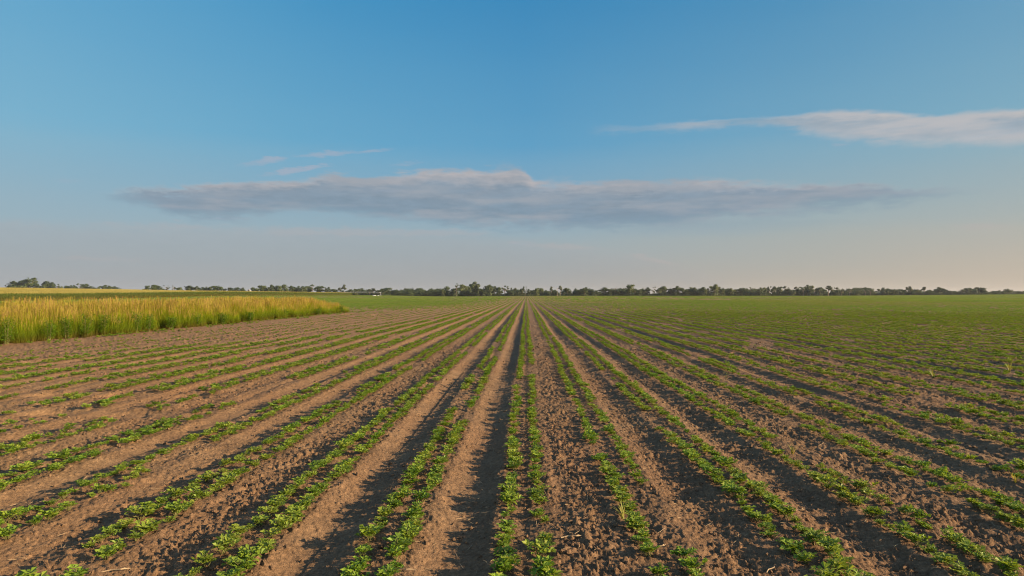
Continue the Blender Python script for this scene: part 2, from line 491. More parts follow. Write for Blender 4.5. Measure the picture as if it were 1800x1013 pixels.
def density(X, Y, n):
    """chance that a plant stands here"""
    d = .92 - .34 * ss(.62, .9, vn(X * .9 + 5, Y * .7, 81)) - .9 * ss(.77, .80, vn(n * 7.7 + 2, Y * .55, 82))
    d = d - .50 * bare(X, Y)
    cm = crossmask(X, Y); d = d - 1.2 * np.clip(cm * 1.2, 0, 1)
    near = ss(-3.6, -6, X) * ss(13.5, 12, Y) * ss(6.5, 7.5, Y)
    d = d - near * .32 * ss(.35, .65, vn(X * .8, Y * .8, 83))
    return d

CAM_NX0, CAM_NX1 = -0.8, 0.79      # X/Y limits of the view with a margin
def in_view(X, Y, m=1.1):
    return (X > (CAM_NX0 * Y - m)) & (X < (CAM_NX1 * Y + m))

ROWW = {}
def row_name(n):
    if n == 0: return 'middle twin row'
    w = ['first', 'second', 'third', 'fourth', 'fifth', 'sixth', 'seventh', 'eighth', 'ninth', 'tenth', 'eleventh', 'twelfth'][abs(n) - 1]
    return '%s twin row %s of middle' % (w, 'left' if n < 0 else 'right')

def ordn(k):
    return '%d%s' % (k, 'th' if 10 <= k % 100 <= 20 else {1: 'st', 2: 'nd', 3: 'rd'}.get(k % 10, 'th'))

def rowwob(Y):
    return -(vn(np.zeros_like(Y) + 3.3, Y * .22, 3) - .5) * .09 * ss(2, 30, Y)

pl = []     # (X, Y, line n, side)
for n in range(-75, 75):
    for side in (-1, 1):
        xc = OFFX + n * PITCH + side * TWIN
        ys = np.arange(3.0, 84, .105)
        ys = ys + rng.uniform(-.035, .035, len(ys))
        xs = xc + rowwob(ys) + rng.normal(0, .018, len(ys)) + (vn(np.zeros_like(ys) + n * 3.1 + side, ys * .8, 19) - .5) * .05
        keep = in_view(xs, ys, .6) & (xs > -15.2)
        keep &= rng.random(len(ys)) > ss(50, 82, ys + (vn(xs * .12, ys * .06, 94) - .5) * 26)
        keep &= rng.random(len(ys)) < density(xs, ys, n + side * .31)
        for x, y in zip(xs[keep], ys[keep]): pl.append((x, y, n, side))
pl = np.array(pl)
dist = np.hypot(pl[:, 0], pl[:, 1])
order = np.argsort(dist)
pl = pl[order]; dist = dist[order]
vis = (pl[:, 1] > 3.9) & (pl[:, 0] > -.775 * pl[:, 1]) & (pl[:, 0] < .735 * pl[:, 1])
near_i = np.nonzero(vis)[0][:300]
nearset = np.zeros(len(pl), bool); nearset[near_i] = True
nz = gz(pl[:, 0], pl[:, 1])
cnt = {}
for i in sorted(near_i, key=lambda q: pl[q, 1]):
    x, y, n, side = pl[i]; n = int(n)
    key = (n, side); cnt[key] = cnt.get(key, 0) + 1
    e = bpy.data.objects.new('peanut_plant', None); COL.objects.link(e)
    e.empty_display_size = .1
    e.location = (x, y, nz[i] - .004); e.rotation_euler = (random.uniform(-.12, .12), random.uniform(-.12, .12), random.uniform(0, 6.28))
    s_ = random.choice((random.uniform(.42, .7), random.uniform(.65, .9), random.uniform(.8, 1.1))); e.scale = (s_, s_, s_ * random.uniform(.72, .98))
    tag(e, 'peanut plant, %s from front in %s line of %s' % (ordn(cnt[key]), 'left' if side < 0 else 'right', row_name(n)),
        'peanut plant', 'peanut plants at the front of the rows')
    f, st = PV[random.randrange(len(PV))]
    link('foliage', f, e); link('stem', st, e)
rest = ~nearset
P = np.column_stack([pl[rest, 0], pl[rest, 1], nz[rest] - .004]); n_ = len(P)
rot = np.column_stack([rng.uniform(-.12, .12, n_), rng.uniform(-.12, .12, n_), rng.uniform(0, 6.28, n_)])
s_ = rng.uniform(.46, 1.06, n_) * (1 - .35 * bare(P[:, 0], P[:, 1])); scl = np.column_stack([s_, s_, s_ * rng.uniform(.62, .95, n_)])
scatter('peanut_crop', P, rot, scl, rng.integers(0, 8, n_), PMID, 'green twin rows of low peanut plants running to the horizon, beyond the front ones', 'crop')

# 62-200 m : clumps ; beyond : long stretches
pts = []
for n in range(-230, 240):
    for side in (-1, 1):
        xc = OFFX + n * PITCH + side * TWIN
        ys = np.arange(46, 235, .6) + rng.uniform(-.1, .1)
        xs = np.full_like(ys, xc) + rowwob(ys)
        keep = in_view(xs, ys, 2) & (xs > -145)
        keep &= rng.random(len(ys)) < ss(50, 82, ys + (vn(xs * .12, ys * .06, 94) - .5) * 26)
        keep &= rng.random(len(ys)) < 1 - .95 * ss(150, 225, ys + (vn(xs * .02, ys * .012, 93) - .5) * 90)
        keep &= rng.random(len(ys)) < density(xs, ys, n + side * .31) * (.86 - .35 * ss(.55, .8, vn(xs * .05, ys * .015, 91)))
        pts.append(np.column_stack([xs[keep], ys[keep]]))
pts = np.vstack(pts); z = gz(pts[:, 0], pts[:, 1]); n_ = len(pts)
scatter('peanut_crop', np.column_stack([pts, z]), np.column_stack([np.zeros(n_), np.zeros(n_), rng.choice([0, math.pi], n_) + rng.uniform(-.05, .05, n_)]),
        np.column_stack([rng.uniform(.8, 1.2, n_), np.ones(n_), rng.uniform(.75, 1.15, n_)]), rng.integers(0, 6, n_), PCL,
        'green rows of peanut plants in the middle distance where single plants blur', 'crop')
pts = []
for n in range(-170, 580):
    ys = np.arange(165, 632, 6.0)
    xs = np.full_like(ys, OFFX + n * PITCH)
    keep = in_view(xs, ys, 4) & (rng.random(len(ys)) < ss(155, 225, ys + (vn(xs * .02, ys * .012, 93) - .5) * 90) * (1 - .45 * ss(70, 30, np.abs(xs - 20)))) & (rng.random(len(ys)) < .93 - .6 * ss(.55, .8, vn(xs * .03, ys * .008, 92)))
    pts.append(np.column_stack([xs[keep], ys[keep]]))
pts = np.vstack(pts); z = gz(pts[:, 0], pts[:, 1]); n_ = len(pts)
scatter('peanut_crop', np.column_stack([pts, z]), np.column_stack([np.zeros(n_), np.zeros(n_), rng.choice([0, math.pi], n_)]),
        np.column_stack([np.ones(n_), np.ones(n_), rng.uniform(.7, 1.1, n_)]), rng.integers(0, 5, n_), PFAR,
        'olive green far end of the peanut field just before the treeline', 'crop')

# ------------------------------------------------------------------ soil clods and straw
def clod(seed):
    rd = random.Random(seed); import bmesh
    bm = bmesh.new(); bmesh.ops.create_icosphere(bm, subdivisions=2, radius=1)
    for v in bm.verts:
        k = 1 + .28 * math.sin(v.co.x * 3.1 + seed) * math.cos(v.co.y * 2.7 + seed * 2) + rd.uniform(-.17, .17)
        v.co = v.co * k; v.co.z *= .65
    me = bpy.data.meshes.new('clod'); bm.to_mesh(me); bm.free(); me.materials.append(M_SOIL); return me
n_ = 26000
r = 3.4 + (rng.random(n_) ** 1.25) * 22; th = rng.uniform(-.72, .72, n_)
x = r * np.sin(th); y = r * np.cos(th)
u = (x - OFFX) / PITCH; t = np.abs(u - np.floor(u + .5)); ki = np.floor(u).astype(int) + 600
w = ss(.22, .34, t) * FR[ki] + (1 - ss(.22, .34, t)) * .4
w *= ss(.25, .7, vn(x * 1.7, y * 1.7, 71)) + .12
k = rng.random(n_) < w
x, y, r = x[k], y[k], r[k]; n_ = len(x)
z = gz(x, y); s_ = .004 + .016 * rng.random(n_) ** 3
s_ *= 1 + r * .02
scatter('soil_clods', np.column_stack([x, y, z + s_ * .15]), rng.uniform(0, 6.28, (n_, 3)) * [.2, .2, 1], np.column_stack([s_ * rng.uniform(.8, 1.3, n_), s_, s_]),
        rng.integers(0, 6, n_), [clod(k) for k in range(6)], 'loose crumbly clods of brown soil lying in the rough furrows', 'soil clods')

def straw(seed):
    rd = random.Random(seed); mb = MB(); L = 1.0; p = Vector((-.5, 0, .0)); pts = [tuple(p)]
    a = 0
    for k in range(4):
        a += rd.uniform(-.35, .35); p = p + Vector((math.cos(a) * .25, math.sin(a) * .25, rd.uniform(-.03, .05))); pts.append(tuple(p))
    mb.tube(pts, [.02, .024, .022, .018, .01], 4); return mb.mesh('straw', M_STRAW)
n_ = 8500
r = 3.6 + (rng.random(n_) ** 1.3) * 16; th = rng.uniform(-.72, .72, n_)
x = r * np.sin(th); y = r * np.cos(th); k = rng.random(n_) < .2 + .8 * ss(.4, .7, vn(x * 1.2, y * 1.2, 95)); x, y = x[k], y[k]; n_ = len(x)
z = gz(x, y); s_ = .02 + .075 * rng.random(n_) ** 2.2
scatter('straw_litter', np.column_stack([x, y, z + .004]), np.column_stack([rng.uniform(-.25, .25, n_), rng.uniform(-.35, .35, n_), rng.uniform(0, 6.28, n_)]),
        np.column_stack([s_, s_ * .8, s_ * .8]), rng.integers(0, 6, n_), [straw(k) for k in range(6)], 'thin bits of dry straw scattered over the bare soil', 'straw')

# bigger pale pieces of last year's stalks
for (px, py, L, az, rad, lab) in ((1005, 949, .15, 5, .007, 'bent pale corn stalk lying in the rough soil between middle row and next on right'),
                             (1160, 962, .11, 25, .006, 'short pale stalk lying beside the first twin row right of middle'),
                             (705, 1003, .18, -12, .005, 'long thin tan stalk lying right of the first twin row left of middle'),
                             (640, 941, .14, 30, .005, 'thin tan stalk leaning in the smooth furrow two rows left of middle'),
                             (1405, 893, .10, 15, .005, 'short yellowish stalk lying in the dark soil near the bottom right'),
                             (1355, 1000, .12, 40, .005, 'broken pale stalk at the bottom edge of the dark right furrow'),
                             (205, 1003, .16, 12, .005, 'tan stalk lying in the sandy furrow at the bottom left')):
    gx, gy = px_ground(px, py); mb = MB()
    c = [(-L / 2, 0, .006), (-L / 6, .012, .012), (L / 5, .0, .016), (L / 2, .02, .010)]
    mb.tube(c, [rad * .6, rad * .65, rad * .55, rad * .3], 6)
    mb.quad((L * .1, 0, .014), (L * .3, .014, .02), (L * .42, .022, .012), (L * .2, .006, .012))
    o = link('dry_stalk', mb.mesh('dry_stalk', M_STRAW)); o.location = (gx, gy, gz(gx, gy)[0] + .004); o.rotation_euler = (0, 0, R(az))
    tag(o, lab, 'stalk', 'dry stalks on the soil')

# ------------------------------------------------------------------ weeds standing in the field
def blade(mb, base, a, L, W, lean, curl, h0=0., h1=1., segs=3):
    d = Vector((math.cos(a), math.sin(a), 0)); sd = Vector((-math.sin(a), math.cos(a), 0))
    pv = None; p = Vector(base); ang = lean
    i0 = len(mb.v)
    for k in range(segs + 1):
        t = k / segs; w = W * (1 - t ** 1.6) * .5 + .0006
        for sg in (-1, 1):
            mb.v.append(tuple(p + sd * w * sg)); mb.h.append(h0 + (h1 - h0) * t)
        p = p + (d * math.sin(ang) + Vector((0, 0, math.cos(ang)))) * (L / segs); ang += curl / segs
    for k in range(segs):
        i = i0 + 2 * k; mb.f.append((i, i + 1, i + 3, i + 2))

def grass_weed(seed, H):
    rd = random.Random(seed); mb = MB()
    for k in range(9): blade(mb, (rd.uniform(-.01, .01), rd.uniform(-.01, .01), 0), rd.uniform(0, 6.28), H * rd.uniform(.5, 1), H * .05 + .003, rd.uniform(.05, .5), rd.uniform(.2, 1.2))
    return mb
def leafy_weed(seed, H):
    rd = random.Random(seed); lm = MB(); sm = MB()
    top = Vector((rd.uniform(-.06, .06) * H, 0, H)); sm.tube([(0, 0, -.02), top * .5 + Vector((.01, 0, 0)), top], [.006, .004, .002], 4)
    for k in range(46):
        t = rd.uniform(.15, 1); p = top * t; a = rd.uniform(0, 6.28); rr = (1.1 - t) * H * .38 * rd.random()
        q = p + Vector((math.cos(a) * rr, math.sin(a) * rr, rr * .5))
        leaflet(lm, q, Vector((math.cos(a), math.sin(a), rd.uniform(-.2, .8))), Vector((rd.uniform(-.5, .5), rd.uniform(-.5, .5), 1)).normalized(), H * .13, H * .06, segs=2)
    return lm, sm
WEEDS = [(1094, 912, .16, 'g', 'yellow green grass sprig beside the first twin row right of middle'),
         (1391, 800, .15, 'g', 'bright yellow grass sprig standing in the third twin row right of middle'),
         (1782, 850, .12, 'g', 'small spiky green grass tuft by the right edge of the picture'),
         (1371, 633, .22, 'g', 'dry tan grass tuft in the rows at right, beside the yellow green leafy weed'),
         (1639, 664, .30, 'g', 'yellow grass clump standing over the lower right rows'),
         (1773, 656, .32, 'g', 'thin grass clump in the rows close to the right edge'),
         (640, 658, .34, 's', 'tall thin brown weed alone in the smooth furrow left of middle'),
         (1333, 634, .28, 'l', 'rounded yellow green leafy weed on a bare ridge in the right rows'),
         (1288, 584, .55, 'l', 'tall yellow leafy weed farthest back in the right rows'),
         (1325, 583, .45, 'l', 'tan topped leafy weed right of the tall yellow one'),
         (1440, 611, .35, 'l', 'narrow pale leafy weed in the middle of the right rows'),
         (1275, 668, .24, 'l', 'dark green leafy weed on the twin row left of the rounded weed'),
         (1650, 642, .30, 'l', 'bushy green leafy weed behind the yellow grass clump'),
         (1655, 593, .42, 'l', 'bright green leafy weed far back near the right'),
         (1715, 588, .45, 'l', 'yellow green leafy weed far back, rightmost of all weeds'),
         (1487, 585, .45, 'l', 'pale leafy weed far back between the tan topped and bright green ones')]
for k, (px, py, H, kd, lab) in enumerate(WEEDS):
    gx, gy = px_ground(px, py); g0 = gz(gx, gy)[0]
    if kd == 'g':
        o = link('grass_weed', grass_weed(k, H).mesh('grass_weed', M_DRYW)); o.location = (gx, gy, g0)
        tag(o, lab, 'weed', 'weeds standing among the rows')
    else:
        e = bpy.data.objects.new('leafy_weed', None); COL.objects.link(e); e.location = (gx, gy, g0)
        lm, sm = leafy_weed(k, H)
        if kd == 's': lm.v, lm.f, lm.h = lm.v[:70], [f for f in lm.f if max(f) < 70], lm.h[:70]
        link('foliage', lm.mesh('weed_foliage', M_DRYW if k % 2 else M_WEED), e); link('stem', sm.mesh('weed_stem', M_PSTEM), e)
        tag(e, lab, 'weed', 'weeds standing among the rows')

# ------------------------------------------------------------------ tall grass strip on the left
def tuft(seed, green):
    rd = random.Random(seed); mb = MB()
    nb = 34
    for k in range(nb):
        bx, by = rd.gauss(0, .10), rd.gauss(0, .10)
        H = rd.uniform(.45, 1.05) if k < nb * .55 else rd.uniform(.9, 1.35)
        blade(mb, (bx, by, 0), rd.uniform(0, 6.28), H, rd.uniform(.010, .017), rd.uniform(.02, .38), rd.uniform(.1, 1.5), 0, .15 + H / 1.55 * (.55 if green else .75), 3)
    for k in range(6 if not green else 2):          # seed heads
        bx, by = rd.gauss(0, .10), rd.gauss(0, .10); a = rd.uniform(0, 6.28); ln = rd.uniform(.02, .14)
        H = rd.uniform(1.15, 1.58)
        top = Vector((bx + math.cos(a) * ln * H, by + math.sin(a) * ln * H, H))
        b0 = Vector((bx, by, 0))
        i = len(mb.v); sd = Vector((-math.sin(a), math.cos(a), 0)) * .003
        mb.quad(b0 - sd, b0 + sd, top + sd, top - sd, (.3, .3, .9, .9))
        for q in range(12):
            t = .78 + .22 * rd.random(); p = b0.lerp(top, t); aa = rd.uniform(0, 6.28)
            dd = Vector((math.cos(aa) * .5, math.sin(aa) * .5, 1)).normalized()
            s2 = dd.cross(Vector((0, 1, .1))).normalized() * .006
            e = p + dd * rd.uniform(.03, .07)
            mb.quad(p - s2, p + s2, e + s2 * .4, e - s2 * .4, (1, 1, 1, 1))
    return mb
TUFTS = [tuft(k, k >= 6).mesh('grass_tuft', M_GRASS) for k in range(9)]
n_ = 15000
x = rng.uniform(-24.5, -17.0, n_); y = rng.uniform(17, 72, n_)
edge = -17.35 - (vn(x * 0 + 1, y * 1.1, 31) - .5) * .9 - (vn(x * 0, y * 3.7, 32) - .5) * .35
endy = 69.0 - ((x + 20) / 4) ** 2 * .6 + (vn(x * 1.5, y * .0, 33) - .5) * 3
k = (x < edge) & (y < endy) & (rng.random(n_) < np.where(x > edge - 2.4, 1.0, .5)) & (x > -.84 * y - 2)
x, y, edge, endy = x[k], y[k], edge[k], endy[k]; n_ = len(x)
fr = ss(0, 1.2, edge - x) * ss(0, 2.5, endy - y)
hs = (.55 + .43 * fr) * rng.uniform(.80, 1.08, n_) * (1 - .16 * ss(.45, .8, vn(x * .3, y * .25, 34))) * (1 - .42 * ss(58, 69, y))
green = (rng.random(n_) < .85 - .75 * fr)
idx = np.where(green, rng.integers(6, 9, n_), rng.integers(0, 6, n_))
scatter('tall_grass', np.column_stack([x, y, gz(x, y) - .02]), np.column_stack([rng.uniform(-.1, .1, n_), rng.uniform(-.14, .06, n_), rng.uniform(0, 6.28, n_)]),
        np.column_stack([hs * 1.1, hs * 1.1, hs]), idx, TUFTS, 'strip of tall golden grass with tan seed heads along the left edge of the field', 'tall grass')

def broad_weed(seed, H, W):
    rd = random.Random(seed); lm = MB(); sm = MB()
    for s_ in range(9):
        a = rd.uniform(0, 6.28); ln = rd.uniform(.05, .5)
        top = Vector((math.cos(a) * ln * W * .7, math.sin(a) * ln * W * .7, H * rd.uniform(.7, 1)))
        sm.tube([(math.cos(a) * .05, math.sin(a) * .05, -.03), top * .5, top], [.008, .006, .003], 4)
        for k in range(70):
            t = rd.uniform(.15, 1); p = top * t; b = rd.uniform(0, 6.28); rr = rd.uniform(.02, .16) * (1.2 - t * .5)
            q = p + Vector((math.cos(b) * rr, math.sin(b) * rr, rd.uniform(-.03, .05)))
            leaflet(lm, q, Vector((math.cos(b), math.sin(b), rd.uniform(-.3, .7))), Vector((rd.uniform(-.6, .6), rd.uniform(-.6, .6), 1)).normalized(), rd.uniform(.05, .09), rd.uniform(.025, .045), segs=1)
    return lm, sm
BWX = [(12, 'leftmost'), (86, 'widest and darkest'), (118, ''), (150, ''), (182, ''), (208, ''), (238, ''), (262, ''), (300, ''), (345, ''), (392, ''), (440, ''), (500, ''), (560, ''), (600, '')]
for k, (px, _) in enumerate(BWX):
    X = -17.15 - .25 * random.random()
    az = px_az(px); Y = X / math.tan(az); H = random.uniform(.75, 1.0)
    if px > 280: H *= .8
    e = bpy.data.objects.new('broadleaf_weed', None); COL.objects.link(e); e.location = (X, Y, gz(X, Y)[0])
    lm, sm = broad_weed(40 + k, H, .9); link('foliage', lm.mesh('weed_foliage', M_WEED), e); link('stem', sm.mesh('weed_stem', M_PSTEM), e)
    tag(e, 'dark green broadleaf weed, %s from the left at the foot of the tall grass strip' % ordn(k + 1), 'weed', 'broadleaf weeds at the edge of the tall grass')

# creeping weeds in two thin lines at the foot of the grass
n_ = 700
y = rng.uniform(19, 72, n_); x = np.where(rng.random(n_) < .65, -16.85 + rng.normal(0, .16, n_), -15.9 + rng.normal(0, .12, n_)) + .15 * np.sin(y * .3)
k = (rng.random(n_) < .35 + .65 * ss(.35, .6, vn(y * .8, x * 0, 35))) & ((x < -16.4) | (vn(y * .4, x * 0, 36) > .5)); x, y = x[k], y[k]; n_ = len(x)
s_ = rng.uniform(.5, 1.0, n_)
scatter('creeping_weeds', np.column_stack([x, y, gz(x, y)]), np.column_stack([np.zeros(n_), np.zeros(n_), rng.uniform(0, 6.28, n_)]), np.column_stack([s_, s_, s_]),
        rng.integers(0, 8, n_), PMID, 'thin line of creeping green weeds along the foot of the tall grass', 'weeds')

# ------------------------------------------------------------------ corn field far left
def corn(seed, full=True, ox=0, oy=0, mb=None):
    rd = random.Random(seed); mb = mb or MB(); H = rd.uniform(2.0, 2.3)
    w = .012 if full else .03
    mb.quad((ox - w, oy, 0), (ox + w, oy, 0), (ox + w * .4, oy, H), (ox - w * .4, oy, H), (0, 0, .85, .85))
    mb.quad((ox, oy - w, 0), (ox, oy + w, 0), (ox, oy + w * .4, H), (ox, oy - w * .4, H), (0, 0, .85, .85))
    n = 11 if full else 5
    for k in range(n):
        z = H * (.12 + .78 * k / n); blade(mb, (ox, oy, z), rd.uniform(0, 6.28), rd.uniform(.6, .85), .075 if full else .12, .45, 1.7, z / H * .75, z / H * .8, 3)
    for k in range(7 if full else 4):
        blade(mb, (ox, oy, H - .05), rd.uniform(0, 6.28), .34, .022 if full else .05, rd.uniform(.05, .6), .3, .97, 1.0, 1)
    return mb
CORN = [corn(k).mesh('corn_plant', M_CORN) for k in range(6)]
CB = []
for s_ in range(4):
    mb = MB(); rd = random.Random(s_)
    for k in range(30): corn(s_ * 100 + k, False, rd.uniform(-1.6, 1.6), rd.uniform(-1.6, 1.6), mb)
    CB.append(mb.mesh('corn_block', M_CORN))
pp = []
for rrow in range(8):
    ys = np.arange(168, 555, .28); pp.append(np.column_stack([np.full_like(ys, -142 - rrow * .9), ys + rng.uniform(-.08, .08, len(ys))]))
for rrow in range(6):           # the end of the corn field, facing across
    xs = np.arange(-200, -142, .28); pp.append(np.column_stack([xs, np.full_like(xs, 555 - rrow * .9)]))
pp = np.vstack(pp); pp = pp[in_view(pp[:, 0], pp[:, 1], 6)]
gxs, gys = np.meshgrid(np.arange(-560, -149, 3.0), np.arange(170, 660, 3.0))
bb = np.column_stack([gxs.ravel(), gys.ravel()]); bb = bb[in_view(bb[:, 0], bb[:, 1], 8) & (bb[:, 1] < 552 + (-bb[:, 0] - 149) * .15)]
allp = np.vstack([pp, bb]); na, nb_ = len(pp), len(bb); n_ = na + nb_
idx = np.concatenate([rng.integers(0, 6, na), rng.integers(6, 10, nb_)])
scatter('corn_crop', np.column_stack([allp, gz(allp[:, 0], allp[:, 1]) - .03]), np.column_stack([np.zeros(n_), np.zeros(n_), rng.choice([0, 1.5708, 3.1416, 4.712], n_)]),
        np.column_stack([np.ones(n_), np.ones(n_), rng.uniform(.95, 1.06, n_)]), idx, CORN + CB, 'far field of tall green corn topped with golden tassels, behind the grass', 'corn')

# ------------------------------------------------------------------ trees
def crown_quads(mb, rd, c, rx, ry, rz, n, s0, s1):
    for k in range(n):
        d = Vector((rd.gauss(0, 1), rd.gauss(0, 1), rd.gauss(0, 1))).normalized(); rr = rd.random() ** .4
        p = Vector((c[0] + d.x * rx * rr, c[1] + d.y * ry * rr, c[2] + d.z * rz * rr))
        nrm = (d + Vector((rd.uniform(-.8, .8), rd.uniform(-.8, .8), rd.uniform(-.4, 1)))).normalized()
        a = nrm.orthogonal().normalized(); b = nrm.cross(a); th = rd.uniform(0, 3.14)
        a, b = a * math.cos(th) + b * math.sin(th), b * math.cos(th) - a * math.sin(th)
        s = rd.uniform(s0, s1)
        mb.quad(p - a * s - b * s * .6, p + a * s - b * s * .5, p + a * s * .8 + b * s * .6, p - a * s * .7 + b * s * .6)

def tree(seed, kind):
    """unit tree: height 1, crown width about 1 (x,y scaled by the width)"""
    rd = random.Random(seed); cr = MB(); tr = MB()
    if kind == 'round':
        tr.tube([(0, 0, -.03), (.01, 0, .2), (.0, .01, .45)], [.035, .028, .02], 6)
        blobs = rd.randint(11, 15)
        for k in range(blobs):
            a = rd.uniform(0, 6.28); z = rd.uniform(.22, .88); env = math.sin(min(1, (z - .05) / .95) * math.pi) ** .6
            r_ = rd.uniform(.1, .34) * env
            c = (math.cos(a) * r_, math.sin(a) * r_, z); s = rd.uniform(.10, .19)
            crown_quads(cr, rd, c, s, s, s * .62, 120, .018, .042)
            tr.tube([(0, 0, .2), (c[0] * .5, c[1] * .5, (z + .2) / 2), c], [.014, .010, .004], 4)
        crown_quads(cr, rd, (0, 0, .5), .3, .3, .4, 260, .02, .045)
        crown_quads(cr, rd, (0, 0, .14), .36, .36, .16, 160, .02, .045)
    elif kind == 'pine':
        bend = rd.uniform(-.05, .05)
        tr.tube([(0, 0, -.03), (bend, 0, .4), (0, 0, .97)], [.045, .035, .012], 6)
        for k in range(rd.randint(7, 10)):
            z = rd.uniform(.58, .95); a = rd.uniform(0, 6.28); r_ = (1.02 - z) * rd.uniform(.35, .95)
            c = (math.cos(a) * r_, math.sin(a) * r_, z); s = rd.uniform(.13, .22)
            crown_quads(cr, rd, c, s, s, s * .42, 100, .02, .045)
            tr.tube([(0, 0, z - .05), c], [.014, .006], 4)
        crown_quads(cr, rd, (0, 0, .9), .2, .2, .09, 90, .02, .04)
    elif kind == 'loose':
        tr.tube([(0, 0, -.03), (.02, 0, .3), (-.02, .02, .55)], [.035, .028, .016], 6)
        for k in range(rd.randint(8, 10)):
            a = rd.uniform(0, 6.28); z = rd.uniform(.35, .93); r_ = rd.uniform(.12, .42)
            c = (math.cos(a) * r_, math.sin(a) * r_, z); s = rd.uniform(.07, .14)
            crown_quads(cr, rd, c, s, s, s * .5, 75, .016, .036)
            tr.tube([(0, 0, .35), (c[0] * .5, c[1] * .5, .3 + z * .4), c], [.018, .012, .004], 4)
    elif kind == 'bush':
        tr.tube([(0, 0, -.03), (.02, 0, .3)], [.03, .02], 5)
        for k in range(9):
            a = rd.uniform(0, 6.28); r_ = rd.uniform(0, .36); z = rd.uniform(.15, .78) * (1 - r_ * .8)
            crown_quads(cr, rd, (math.cos(a) * r_, math.sin(a) * r_, z), .17, .17, .2, 110, .02, .045)
    elif kind == 'bare':
        tr.tube([(0, 0, -.03), (.03, 0, .35), (.0, 0, .6)], [.04, .03, .02], 6)
        for k in range(12):
            a = rd.uniform(0, 6.28); z0 = rd.uniform(.25, .6); r_ = rd.uniform(.2, .5); z1 = rd.uniform(.6, 1)
            tr.tube([(0, 0, z0), (math.cos(a) * r_ * .6, math.sin(a) * r_ * .6, (z0 + z1) / 2), (math.cos(a) * r_, math.sin(a) * r_, z1)], [.02, .014, .007], 4)
            if k % 3 == 0: crown_quads(cr, rd, (math.cos(a) * r_ * .6, math.sin(a) * r_ * .6, (z0 + z1) / 2), .09, .09, .08, 55, .018, .035)
    if kind != 'bare':        # bring every shape to height 1 and width 1
        A = np.array([tuple(v) for v in cr.v]); zt = np.percentile(A[:, 2], 99.3); wt = 2 * np.percentile(np.hypot(A[:, 0], A[:, 1]), 95)
        for m_ in (cr, tr): m_.v = [(v[0] / wt, v[1] / wt, v[2] / zt) for v in m_.v]
    return cr, tr
TV = {}
for kind, n, mats in (('round', 8, (M_OAK,)), ('light', 4, (M_OAKL,)), ('pine', 5, (M_PINE,)), ('loose', 5, (M_OAK,)), ('bush', 4, (M_OAKL,)), ('darkbush', 3, (M_OAK,)), ('bare', 2, (M_OAK,))):
    base = {'light': 'round', 'darkbush': 'bush'}.get(kind, kind)
    TV[kind] = []
    for k in range(n):
        cr, tr = tree(1000 + 37 * k + len(kind) * 7, base)
        TV[kind].append((cr.mesh(kind + '_crown', mats[0]), tr.mesh(kind + '_trunk', M_BARK)))

